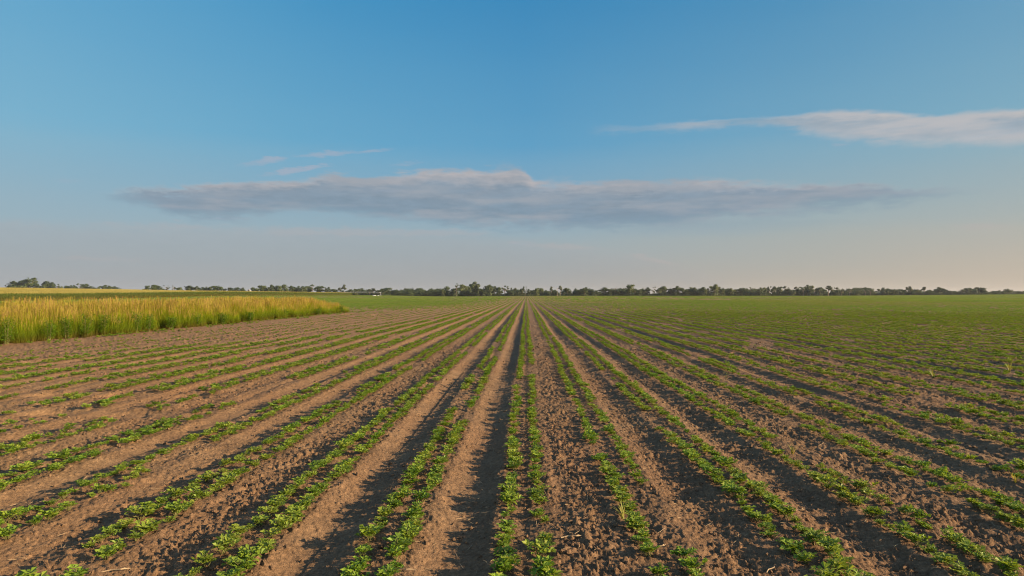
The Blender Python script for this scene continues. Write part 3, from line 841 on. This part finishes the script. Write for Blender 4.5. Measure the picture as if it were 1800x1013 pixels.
TREES = '''21 496 19 r;29 495 13 r;40 494 16 r;51 490 18 r;37 501.5 28 b;63 499 11 r;76 501 9 r;84 496 17 r;92 497 11 r;101 500 9 l;82 504 25 b;108 504 8 b;118 503 11 r;126 502 8 r;132 502 7 r;140 499 9 l;150 500 11 r;160 504 8 r;165 505 7 d;173 505 8 b;183 502 11 r;193 503 8 r;202 504 11 r;212 508 7 b;
252 508 5 b;259 503 9 r;269 501.5 9 r;274 502 9 r;282 504 9 r;294 502.5 10 l;306 503 7 l;316 506 10 g;333 503 13 r;345 504 10 r;355 505.5 11 r;363 505 8 r;370 505 8 g;382 503.5 17 r;395 508 9 d;405 506.5 10 r;415 506 10 r;426 506.5 10 r;446 506 10 r;
452 507 8 b;460 502.5 10 r;466 503 8 g;472 505.5 8 r;478 501.5 9 r;485 503 10 r;491 503 9 g;501 501.5 13 r;513 503.5 9 r;519 505 8 r;524 503.5 10 r;530 504 8 r;536 504 12 r;544 504 9 r;549 500.5 11 l;561 504 13 r;571 505 7 l;577 505.5 9 r;588 509 13 r;597 506 8 p;605 501 9 p;605 511 11 d;616 509.5 15 r;625 509 10 g;632 508 11 r;640 510 9 r;650 509 9 p;656 507.5 10 p;664 511 10 r;673 508.5 13 r;
679 507 15 r;688 511 10 r;694 510.5 11 r;703 515 9 d;710 514.5 10 r;722 515 9 g;735 514 11 r;743 514 9 r;750 512 10 r;758 514.5 9 r;763 513 9 r;772 515 9 g;778 509 8 r;784 504.5 11 r;791 511 10 r;802 498.5 8 l;800 508 13 r;813 501.5 15 g;822 505 13 g;833 497.5 13 r;838 500 9 r;845 508 9 r;853 504 11 r;861 501.5 8 r;868 504.5 9 r;877 506 11 r;887 503 12 l;894 503.5 9 l;898 511 9 r;
906 507 7 p;903 512 11 r;918 506 9 r;923 504.5 7 l;930 509 9 r;937 510.5 10 r;944 507.5 8 g;952 507.5 10 g;960 511 9 r;969 504.5 7 p;974 512 9 r;985 503.5 8 p;980 515 11 d;991 509.5 11 r;998 507.5 11 r;1010 511.5 11 r;1020 514 10 d;1027 506 13 r;1037 510 9 r;1043 509.5 11 r;1052 513 9 d;1062 506 15 r;1073 509 10 r;1080 504 11 h;1095 509 11 r;1108 501.5 15 g;1116 508 11 r;1123 510 9 r;
1130 509 11 r;1138 506.5 9 r;1148 505 9 l;1158 507 9 r;1165 504.5 15 r;1180 507.5 13 r;1192 504.5 11 g;1201 507.5 9 r;1207 509 9 r;1216 506 11 r;1222 506 9 r;1236 506 13 r;1246 508 10 r;1256 501.5 14 g;1264 505 10 r;1270 508 9 r;1277 508.5 9 r;1285 508 10 g;1293 509 9 r;1304 507 11 r;1312 508 9 r;1320 506 9 l;1327 508 9 r;1336 506 10 r;1342 506.5 9 r;1349 505 8 r;
1352 504 9 l;1360 505 10 r;1368 507 8 r;1371 505 9 r;1380 504 8 p;1386 509 8 r;1393 512 9 d;1399 505 8 p;1403 511 9 r;1412 504.5 10 l;1419 502 11 r;1426 503 8 r;1432 504 9 l;1440 506 9 r;1448 508 8 g;1456 503 12 p;1464 506 9 l;1471 506 7 p;1479 508 7 h;1486 512 9 d;1493 508.5 8 h;1499 514 8 d;1506 512 11 g;1512 509.5 8 l;1521 506.5 10 l;1530 509 9 l;1536 513 9 b;1544 508.5 9 p;1555 509.5 9 p;
1589 510 9 r;1594 505 7 p;1600 504 9 p;1595 513 17 b;1624 505 10 p;1610 513 12 d;1616 514 11 b;1638 513 9 d;1645 509 9 r;1652 506 13 r;1660 509 10 r;1668 511.5 10 r;1678 512 12 r;1690 509.5 10 r;1702 507 11 r;1712 508.5 11 r;1722 506 14 r;1728 506.5 10 r;1738 514 9 b;1745 512 8 r;1753 511 10 r;1762 513 8 b;1771 508.5 14 b;1784 513 7 l;1793 512 10 r'''
KN = {'r': ('round', 'round dark green tree'), 'g': ('light', 'round pale green tree'), 'p': ('pine', 'tall pine with bare trunk'), 'l': ('loose', 'thin open crowned tree'),
      'b': ('bush', 'low pale green bushy tree'), 'd': ('darkbush', 'low dark bushy tree'), 'h': ('bare', 'half bare tree with dead branches')}
NAMES = {'r': 'broadleaf_tree', 'g': 'broadleaf_tree', 'p': 'pine_tree', 'l': 'broadleaf_tree', 'b': 'bushy_tree', 'd': 'bushy_tree', 'h': 'dying_tree'}
SEG = [(0, 70, 'clump at far left'), (70, 112, 'second clump from the left'), (112, 225, 'scattered stretch left of gap'), (225, 325, 'small group right of the gap'),
       (325, 450, 'low stretch behind the corn'), (450, 600, 'dense corn end stretch'), (600, 676, 'irrigation pipe stretch'), (676, 775, 'low stretch beyond irrigation pipe'),
       (775, 850, 'tallest cluster of the treeline'), (850, 912, 'cluster just left of vanishing rows'), (912, 1000, 'stretch above the vanishing rows'),
       (1000, 1090, 'stretch just right of vanishing rows'), (1090, 1180, 'cluster right of the rows'), (1180, 1275, 'dense treeline before second tall crown'),
       (1275, 1356, 'even right treeline stretch'), (1356, 1436, 'ragged right cluster'), (1436, 1500, 'right pine stretch'),
       (1500, 1570, 'thin stretch before blue woods'), (1570, 1640, 'stretch right of blue woods'), (1640, 1735, 'long dark clump at far right'), (1735, 1800, 'last scattered trees at right edge')]
tl = []
for s_ in TREES.replace('\n', '').split(';'):
    a = s_.split(); tl.append((float(a[0]), float(a[1]), float(a[2]), a[3]))
tl.sort()
segc = {}
for s_ in tl:
    for q, (a, b, nm) in enumerate(SEG):
        if a <= s_[0] < b: segc[(q, s_[3])] = segc.get((q, s_[3]), 0) + 1
segk = {}
TW = 'first second third fourth fifth sixth seventh eighth ninth tenth eleventh twelfth thirteenth fourteenth fifteenth sixteenth'.split()
for (px, ty, w, kd) in tl:
    D = 690 if px < 600 else 640
    if px > 1570: D = 655
    D += random.uniform(-8, 22)
    if kd in 'bd': D -= 12
    if px < 220: D = 780 + random.uniform(0, 30)
    X, Y = px_at(px, D)
    g0 = float(terrain(np.array([X]), np.array([Y]))[0]) - .1
    top = CAMZ + (HY - ty) / F * D
    H = (top - g0) * random.uniform(1.01, 1.06); W = w / F * D * (1.22 if kd != 'p' else 1.0)
    v = TV[KN[kd][0]]; cr, tr = v[random.randrange(len(v))]
    e = bpy.data.objects.new(NAMES[kd], None); COL.objects.link(e); e.location = (X, Y, g0); e.rotation_euler = (0, 0, random.uniform(0, 6.28)); e.scale = (W, W, H)
    link('crown', cr, e); link('trunk', tr, e)
    q = [i for i, (a, b, nm) in enumerate(SEG) if a <= px < b][0]
    segk[(q, kd)] = segk.get((q, kd), 0) + 1
    if segc[(q, kd)] == 1: lab = 'the only %s in the %s' % (KN[kd][1], SEG[q][2])
    else: lab = '%s, %s from left in the %s' % (KN[kd][1], TW[segk[(q, kd)] - 1], SEG[q][2])
    tag(e, lab, 'tree', 'trees of the far treeline')

# undergrowth below the treeline, and the hazy woods beyond
n_ = 4600
px = rng.uniform(600, 1815, n_); D = rng.uniform(640, 700, n_); D[:1500] = rng.uniform(700, 740, 1500); px[:1500] = rng.uniform(610, 1560, 1500)
XY = np.array([px_at(a, d) for a, d in zip(px, D)])

hh = np.where(np.arange(n_) < 1400, 1.35, 1.0) * (1.8 + 4.2 * rng.random(n_) * ss(.3, .75, vn(px * .12, px * 0, 97))) * np.where(px < 680, .8, 1) * np.where(px > 1735, .5, 1)
scatter('undergrowth', np.column_stack([XY, terrain(XY[:, 0], XY[:, 1]) - .1]), np.column_stack([np.zeros(n_), np.zeros(n_), rng.uniform(0, 6.28, n_)]),
        np.column_stack([hh * 1.3, hh * 1.3, hh]), rng.integers(0, 3, n_), [a for a, b in TV['darkbush']], 'dark continuous undergrowth at the foot of the far treeline', 'undergrowth')
n_ = 2200
px = rng.uniform(-40, 1840, n_); D = rng.uniform(1500, 1750, n_)
XY = np.array([px_at(a, d) for a, d in zip(px, D)])
hh = rng.uniform(7.5, 11, n_) * np.where((px > 1500), 1.0, .62) * np.where(px < 240, .45, 1)
scatter('far_woods', np.column_stack([XY, terrain(XY[:, 0], XY[:, 1]) - .1]), np.column_stack([np.zeros(n_), np.zeros(n_), rng.uniform(0, 6.28, n_)]),
        np.column_stack([hh * 1.4, hh * 1.4, hh]), rng.integers(0, 8, n_), [a for a, b in TV['round']], 'hazy blue green woods far beyond the treeline', 'woods')

# ------------------------------------------------------------------ irrigation span, tank, pole, shed
def irrigation():
    D = 560.0
    x0, y0 = px_at(600, D); x1, y1 = px_at(669, D)
    e = bpy.data.objects.new('irrigation_pivot', None); COL.objects.link(e); g0 = float(terrain(np.array([x1]), np.array([y1]))[0])
    e.location = (x1, y1, g0); L = x0 - x1
    mb = MB(); pts = [(L * t, (y0 - y1) * t, 3.15 + .35 * math.sin(math.pi * t)) for t in np.linspace(0, 1, 13)]
    mb.tube(pts, .11, 8); link('pipe', mb.mesh('pipe', M_METAL, True), e)
    tb = MB()
    for k in range(12):
        a, b = pts[k], pts[k + 1]; m = ((a[0] + b[0]) / 2, (a[1] + b[1]) / 2, a[2] - .75)
        for sy in (-.6, .6):
            mm = (m[0], m[1] + sy, m[2]); tb.tube([a, mm], .035, 4); tb.tube([mm, b], .035, 4)
            if k < 11:
                c = pts[k + 2]; m2 = ((b[0] + c[0]) / 2, (b[1] + c[1]) / 2 + sy, b[2] - .75); tb.tube([mm, m2], .03, 4)
    link('truss', tb.mesh('truss', M_METAL), e)
    for k in range(1, 12, 2):
        sp = MB(); p = pts[k]; sp.tube([p, (p[0], p[1], 1.7)], .025, 4); sp.tube([(p[0], p[1], 1.7), (p[0], p[1], 1.55)], [.05, .07], 6); link('sprinkler_drop', sp.mesh('sprinkler_drop', M_METAL), e)
    tw = MB()
    for sx in (-.25, .25):
        for sy in (-1.7, 1.7): tw.tube([(sx * .5, sy * .1, 3.1), (sx, sy, .6)], .06, 5)
    tw.tube([(0, -1.9, .6), (0, 1.9, .6)], .08, 6); tw.box((0, 0, .85), (.35, .6, .35)); tw.tube([(0, -.9, 1.8), (0, .9, 1.8)], .04, 5)
    link('tower', tw.mesh('tower', M_METAL), e)
    for sy in (-1.9, 1.9):
        wb = MB(); wb.tube([(-.16, sy, .55), (.16, sy, .55)], .55, 16); wo = link('wheel', wb.mesh('wheel', M_RUBBER), e)
        hb = MB(); hb.tube([(-.19, sy, .55), (.19, sy, .55)], .22, 10); link('hub', hb.mesh('hub', M_METAL), wo)
    tag(e, 'grey irrigation pipe span on a wheeled tower at the end of the corn', 'irrigation pivot')
    e.scale = (1, 1, .92)
irrigation()
def tank(px, D, L, H, lab):
    X, Y = px_at(px, D); e = bpy.data.objects.new('field_tank', None); COL.objects.link(e)
    e.location = (X, Y, float(terrain(np.array([X]), np.array([Y]))[0]))
    b = MB(); b.tube([(-L / 2, 0, H * .6), (-L / 2 + .15, 0, H * .6), (L / 2 - .15, 0, H * .6), (L / 2, 0, H * .6)], [H * .3, H * .42, H * .42, H * .3], 14); b.tube([(0, 0, H * .95), (0, 0, H * 1.12)], H * .12, 8)
    link('tank', b.mesh('tank', M_WHITE, True), e)
    s = MB()
    for sx in (-.35, .35): s.box((sx * L, 0, H * .14), (.12, H * .8, H * .28))
    s.box((0, -H * .3, H * .06), (L * .9, .08, H * .1)); s.box((0, H * .3, H * .06), (L * .9, .08, H * .1)); link('skid', s.mesh('skid', M_METAL), e)
    tag(e, lab, 'tank')
tank(658, 520, 2.4, .62, 'small bright white tank lying low in the field under the irrigation pipe')
tank(665, 524, 1.4, .45, 'smaller dull white tank between the bright tank and the wheeled tower')
def pole():
    X, Y = px_at(979.5, 628); e = bpy.data.objects.new('utility_pole', None); COL.objects.link(e); g0 = float(terrain(np.array([X]), np.array([Y]))[0]); e.location = (X, Y, g0)
    b = MB(); b.tube([(0, 0, -.2), (0, 0, 7.4)], [.17, .11], 8); link('post', b.mesh('post', M_WOOD), e)
    c = MB(); c.box((0, 0, 6.9), (1.8, .1, .12)); 
    link('crossarm', c.mesh('crossarm', M_WOOD), e)
    for sx in (-.8, 0, .8):
        q = MB(); q.tube([(sx, 0, 6.96 if sx else 7.4), (sx, 0, 7.1 if sx else 7.55)], [.05, .04], 6); link('insulator', q.mesh('insulator', M_WHITE), e)
    tag(e, 'thin wooden utility pole between two pines above the vanishing rows', 'pole')
pole()
def shed():
    D = 640; X, Y = px_at(438, D); e = bpy.data.objects.new('farm_shed', None); COL.objects.link(e); g0 = float(terrain(np.array([X]), np.array([Y]))[0]); e.location = (X, Y, g0 + 1.2)
    b = MB(); W, Dp, H = 2.2, 3.0, 2.3
    b.box((0, 0, H / 2), (W, Dp, H)); i = len(b.v)
    b.tri((-W / 2, -Dp / 2 - .004, H), (W / 2, -Dp / 2 - .004, H), (0, -Dp / 2 - .004, H + .9)); link('wall', b.mesh('wall', plain_mat('shed_wall', (.42, .42, .40), .8)), e)
    r_ = MB(); 
    for sx in (-1, 1): r_.quad((sx * (W / 2 + .25), -Dp / 2 - .25, H - .16), (0, -Dp / 2 - .25, H + .95), (0, Dp / 2 + .25, H + .95), (sx * (W / 2 + .25), Dp / 2 + .25, H - .16)); r_.quad((sx * (W / 2 + .25), -Dp / 2 - .25, H - .26), (0, -Dp / 2 - .25, H + .85), (0, Dp / 2 + .25, H + .85), (sx * (W / 2 + .25), Dp / 2 + .25, H - .26))
    link('roof', r_.mesh('roof', M_ROOF), e)
    d = MB(); d.box((0, -Dp / 2 - .03, 1.9), (.9, .06, .9)); link('window', d.mesh('window', M_RUBBER), e)
    b2 = MB(); b2.box((0, 0, -.6), (W - .2, Dp - .2, 1.2)); link('foundation', b2.mesh('foundation', M_ROOF), e)
    tag(e, 'tiny white shed with a dark window among the trees behind the corn', 'shed')
shed()

# ------------------------------------------------------------------ sky
def disp(r, g, b):
    f = lambda c: ((c / 255 + .055) / 1.055) ** 2.4 if c > 10 else c / 255 / 12.92
    k = 2 ** EXPO
    return (f(r) / k, f(g) / k, f(b) / k)

def build_world():
    w = bpy.data.worlds.new('World'); scene.world = w; w.use_nodes = True
    nt = w.node_tree; nt.nodes.clear(); L = nt.links
    out = nt.nodes.new('ShaderNodeOutputWorld'); bg = nt.nodes.new('ShaderNodeBackground')
    bg.inputs['Strength'].default_value = SKY_STR
    sky = nt.nodes.new('ShaderNodeTexSky'); sky.sky_type = 'NISHITA'; sky.sun_disc = False
    sky.sun_elevation = R(SUN_EL); sky.sun_rotation = R(SUN_AZ); sky.air_density = 1.0; sky.dust_density = .6; sky.ozone_density = 1.6
    def C(r, g, b):
        q = disp(r, g, b); return (q[0] / SKY_STR, q[1] / SKY_STR, q[2] / SKY_STR)
    tc = nt.nodes.new('ShaderNodeTexCoord'); sep = nt.nodes.new('ShaderNodeSeparateXYZ'); L.new(tc.outputs['Generated'], sep.inputs[0])
    az = math_n(nt, 'ARCTAN2', sep.outputs[0], sep.outputs[1]); el = math_n(nt, 'ARCSINE', sep.outputs[2])
    azn = math_n(nt, 'ADD', math_n(nt, 'DIVIDE', az, 2 * .7), .5)        # 0..1 over +-0.7 rad
    comb = nt.nodes.new('ShaderNodeCombineXYZ'); L.new(math_n(nt, 'MULTIPLY', az, 6.5), comb.inputs[0]); L.new(math_n(nt, 'MULTIPLY', el, 30.0), comb.inputs[1])
    comb2 = nt.nodes.new('ShaderNodeCombineXYZ'); L.new(math_n(nt, 'MULTIPLY', az, 18.), comb2.inputs[0]); L.new(math_n(nt, 'MULTIPLY', el, 60.0), comb2.inputs[1])
    comb3 = nt.nodes.new('ShaderNodeCombineXYZ'); L.new(math_n(nt, 'MULTIPLY', az, 1.3), comb3.inputs[0]); L.new(math_n(nt, 'MULTIPLY', el, 9.0), comb3.inputs[1])
    n1 = math_n(nt, 'SUBTRACT', noise(nt, comb.outputs[0], 1.7, 6, .56), .5)
    n2 = math_n(nt, 'SUBTRACT', noise(nt, comb2.outputs[0], 2.5, 6, .62), .5)
    combL = nt.nodes.new('ShaderNodeCombineXYZ'); L.new(math_n(nt, 'MULTIPLY', az, 5.), combL.inputs[0]); L.new(math_n(nt, 'MULTIPLY', el, 34.0), combL.inputs[1])
    n3 = noise(nt, comb3.outputs[0], 2.0, 5, .55)
    # thin high haze that pales the sky towards the horizon
    azm = math_n(nt, 'ADD', math_n(nt, 'DIVIDE', az, 1.3), .5, clamp=True)
    haze_low = ramp(nt, [(0, C(157, 160, 166)), (.5, C(160, 158, 157)), (.8, C(176, 165, 153)), (1, C(188, 171, 154))], azm).outputs[0]
    haze_mid = ramp(nt, [(0, C(148, 168, 179)), (.5, C(149, 168, 178)), (.8, C(158, 169, 170)), (1, C(168, 171, 166))], azm).outputs[0]
    haze_hi = ramp(nt, [(0, C(120, 174, 200)), (.25, C(104, 166, 198)), (.5, C(94, 158, 195)), (.8, C(116, 165, 190)), (1, C(128, 170, 188))], azm).outputs[0]
    haze_top = ramp(nt, [(0, C(84, 158, 200)), (.3, C(62, 142, 190)), (.5, C(55, 134, 184)), (.8, C(68, 138, 182)), (1, C(82, 146, 186))], azm).outputs[0]
    eld = math_n(nt, 'MULTIPLY', el, 57.2958)
    elj = math_n(nt, 'ADD', eld, math_n(nt, 'MULTIPLY', math_n(nt, 'SUBTRACT', n3, .5), 1.6))
    def mr(src, a, b, smooth=True):
        q = nt.nodes.new('ShaderNodeMapRange'); q.interpolation_type = 'SMOOTHSTEP' if smooth else 'LINEAR'
        q.inputs[1].default_value = a; q.inputs[2].default_value = b; L.new(src, q.inputs[0]); return q.outputs[0]
    c = mixc(nt, mr(elj, 0.0, 5.5, False), haze_low, haze_mid)
    c = mixc(nt, mr(elj, 4.5, 12.5, False), c, haze_hi)
    c = mixc(nt, mr(elj, 11, 24, False), c, haze_top)
    # physical sky keeps its part everywhere; all of it high up and behind the viewer
    keep = math_n(nt, 'MULTIPLY', mr(eld, 60, 26), mr(sep.outputs[1], -.2, .35))
    keep = math_n(nt, 'MULTIPLY', keep, .97)
    c = mixc(nt, keep, sky.outputs[0], c)
    # ---- clouds
    def curve(pts, mp):
        fc = nt.nodes.new('ShaderNodeFloatCurve'); cv = fc.mapping.curves[0]
        P_ = [((px_az(x) / 1.4 + .5), (math.degrees(px_el(x, y))) / 20.0) for x, y in pts]
        P_ = [p for p in P_ if 0 <= p[0] <= 1]
        cv.points[0].location = P_[0]; cv.points[1].location = P_[-1]
        for p in P_[1:-1]: cv.points.new(*p)
        fc.mapping.extend = 'HORIZONTAL'; fc.mapping.update(); L.new(azn, fc.inputs['Value'])
        return math_n(nt, 'MULTIPLY', fc.outputs[0], 20.0)
    def layer(c, top, bot, soft, amp, opa, ctop, cmid, cbot, fade=None, light=None):
        top = [(top[0][0] - 70, top[0][1] + 45)] + top; bot = [(bot[0][0] - 70, bot[0][1] - 45)] + bot
        if top[-1][0] < 1795: top = top + [(top[-1][0] + 60, top[-1][1] + 45)]; bot = bot + [(bot[-1][0] + 60, bot[-1][1] - 45)]
        t = curve(top, 0); b = curve(bot, 0)
        jit = math_n(nt, 'ADD', math_n(nt, 'MULTIPLY', n1, amp), math_n(nt, 'MULTIPLY', n2, amp * .7))
        e2 = math_n(nt, 'ADD', eld, jit)
        d = math_n(nt, 'MINIMUM', math_n(nt, 'SUBTRACT', t, e2), math_n(nt, 'SUBTRACT', e2, b))
        m = math_n(nt, 'MULTIPLY', mr(math_n(nt, 'SUBTRACT', t, e2), -soft * .35, soft), mr(math_n(nt, 'SUBTRACT', e2, b), -soft * .6, soft * 1.9))
        if fade:
            for x0, x1 in fade: m = math_n(nt, 'MULTIPLY', m, mr(az, px_az(x0), px_az(x1)))
        tt = math_n(nt, 'DIVIDE', math_n(nt, 'SUBTRACT', t, e2), math_n(nt, 'MAXIMUM', math_n(nt, 'SUBTRACT', t, b), .3))
        tt = math_n(nt, 'ADD', tt, math_n(nt, 'MULTIPLY', n1, .75)); tt = math_n(nt, 'ADD', tt, math_n(nt, 'MULTIPLY', math_n(nt, 'SUBTRACT', n3, .5), .35))
        cc = ramp(nt, [(0.02, ctop), (.30, cmid), (.95, cbot)], tt).outputs[0]
        cc = mixc(nt, 1.0, cc, ramp(nt, [(.25, .92), (.75, 1.08)], math_n(nt, 'ADD', math_n(nt, 'MULTIPLY', math_n(nt, 'ADD', n2, math_n(nt, 'MULTIPLY', n1, 1.4)), .7), .5)).outputs[0], 'MULTIPLY')
        if light: cc = mixc(nt, mr(noise(nt, combL.outputs[0], 1.0, 5, .6), .42, .66), cc, light)
        br = mr(math_n(nt, 'ADD', math_n(nt, 'ADD', n1, math_n(nt, 'MULTIPLY', n2, .5)), math_n(nt, 'MULTIPLY', d, .45)), -.16, .12)
        br = math_n(nt, 'ADD', math_n(nt, 'MULTIPLY', br, .62), .38)
        return mixc(nt, math_n(nt, 'MULTIPLY', math_n(nt, 'MULTIPLY', m, br), opa), c, cc)
    c = layer(c, [(-60, 380), (0, 384), (300, 393), (500, 398), (700, 402), (900, 418), (1100, 442), (1230, 474), (1290, 500)],
              [(-60, 530), (0, 530), (300, 530), (500, 530), (700, 530), (900, 530), (1100, 530), (1230, 530), (1290, 532)], 1.0, 1.3, .22, C(172, 168, 172), C(160, 160, 164), C(154, 152, 154))
    # faint low band under the big cloud
    c = layer(c, [(960, 398), (1080, 392), (1200, 382), (1350, 380), (1500, 384), (1560, 392)], [(960, 402), (1080, 412), (1200, 415), (1350, 408), (1500, 396), (1560, 393)], .9, .9, .55,
              C(165, 178, 186), C(142, 160, 172), C(138, 158, 172))
    c = layer(c, [(170, 343), (230, 331), (330, 326), (430, 315), (520, 316), (580, 302), (640, 309), (740, 297), (860, 294), (915, 290), (938, 314), (1000, 316), (1150, 313), (1300, 315), (1450, 320), (1600, 324), (1700, 331), (1760, 336)],
              [(170, 347), (260, 364), (310, 383), (430, 388), (500, 380), (600, 380), (700, 391), (850, 403), (1000, 406), (1150, 401), (1300, 389), (1450, 371), (1600, 354), (1700, 340), (1760, 337)], .60, 1.9, .98,
              C(184, 180, 182), C(136, 153, 169), C(124, 147, 165), fade=((110, 230), (1850, 1670)), light=C(156, 164, 174))
    c = layer(c, [(1030, 227), (1060, 221), (1140, 219), (1230, 209), (1330, 207), (1400, 199), (1480, 192), (1560, 194), (1650, 200), (1720, 194), (1800, 189)],
              [(1030, 229), (1060, 233), (1140, 232), (1230, 229), (1330, 224), (1400, 234), (1480, 248), (1580, 255), (1700, 257), (1800, 259)], .42, 1.1, .90,
              C(206, 196, 190), C(152, 168, 182), C(176, 180, 186), fade=((940, 1240),), light=C(188, 186, 188))
    def wisp(c, x0, y0, x1, y1, th, opa, col):
        ax, ay, bx, by = px_az(x0), math.degrees(px_el(x0, y0)), px_az(x1), math.degrees(px_el(x1, y1))
        mx = (ax + bx) / 2; hw = abs(bx - ax) / 2; sl = (by - ay) / (bx - ax)
        u = math_n(nt, 'DIVIDE', math_n(nt, 'SUBTRACT', az, mx), hw)
        line = math_n(nt, 'ADD', math_n(nt, 'MULTIPLY', math_n(nt, 'SUBTRACT', az, ax), sl), ay)
        v = math_n(nt, 'DIVIDE', math_n(nt, 'ADD', math_n(nt, 'SUBTRACT', eld, line), math_n(nt, 'MULTIPLY', n2, th * 2.6)), th * .8)
        g = math_n(nt, 'ADD', math_n(nt, 'MULTIPLY', u, u), math_n(nt, 'MULTIPLY', v, v))
        g = math_n(nt, 'ADD', g, math_n(nt, 'MULTIPLY', n1, 4.5)); g = math_n(nt, 'ADD', g, math_n(nt, 'MULTIPLY', n2, 1.2))
        return mixc(nt, math_n(nt, 'MULTIPLY', mr(g, 1.1, -.25), opa), c, col)
    pk = C(166, 174, 190)
    for a in ((410, 294, 515, 274, .34, .65), (490, 275, 690, 262, .30, .62), (395, 317, 585, 290, .34, .7), (685, 290, 775, 282, .28, .5), (80, 319, 165, 317, .22, .35),
              (640, 336, 720, 334, .2, .2), (1460, 254, 1500, 254, .16, .4), (340, 385, 440, 384, .15, .35), (890, 428, 945, 430, .18, .3)):
        c = wisp(c, *a, pk)
    for a in ((1040, 432, 1200, 468, .35, .35), (860, 425, 1100, 440, .35, .25), (0, 395, 420, 400, .5, .18), (90, 452, 260, 458, .25, .2), (1650, 398, 1790, 398, .3, .25), (300, 400, 900, 408, .5, .25)):
        c = wisp(c, *a, C(186, 174, 172))
    L.new(c, bg.inputs['Color']); L.new(bg.outputs[0], out.inputs[0])
SKY_STR = .1
build_world()

sun = bpy.data.lights.new('sun', 'SUN'); sun.energy = 5.0; sun.angle = R(.9); sun.color = (1.0, .72, .44)
so = bpy.data.objects.new('sun', sun); COL.objects.link(so)
a = R(SUN_AZ); e_ = R(SUN_EL)
sd = Vector((math.sin(a) * math.cos(e_), math.cos(a) * math.cos(e_), math.sin(e_)))
so.rotation_euler = sd.to_track_quat('Z', 'Y').to_euler(); so.location = (40, -20, 40)

# ------------------------------------------------------------------ air
HAZE = 0.00006
if HAZE > 0:
    m, nt, out = new_mat('hazy_air')
    pv = N(nt, 'ShaderNodeVolumePrincipled'); pv.inputs['Color'].default_value = (.80, .86, .93, 1); pv.inputs['Density'].default_value = HAZE; pv.inputs['Anisotropy'].default_value = .2
    nt.links.new(pv.outputs[0], out.inputs['Volume'])
    mb = MB(); mb.box((0, 300, 11), (5200, 5200, 32))
    hz = link('haze', mb.mesh('haze', m)); tag(hz, 'thin evening haze over the fields', 'haze', kind='stuff')

# ------------------------------------------------------------------ camera
cam = bpy.data.cameras.new('camera'); co = bpy.data.objects.new('camera', cam); COL.objects.link(co)
cam.lens = 24; cam.sensor_width = 36; cam.clip_start = .05; cam.clip_end = 20000
co.location = (0, 0, CAMZ); co.rotation_euler = (R(90) + math.atan((HY - 506.5) / F), 0, YAW)
scene.camera = co
scene.view_settings.view_transform = 'Standard'; scene.view_settings.look = 'None'
scene.view_settings.exposure = EXPO; scene.view_settings.gamma = 1
scene.cycles.filter_width = 1.1; scene.cycles.max_bounces = 6; scene.cycles.transparent_max_bounces = 4; scene.cycles.volume_bounces = 0
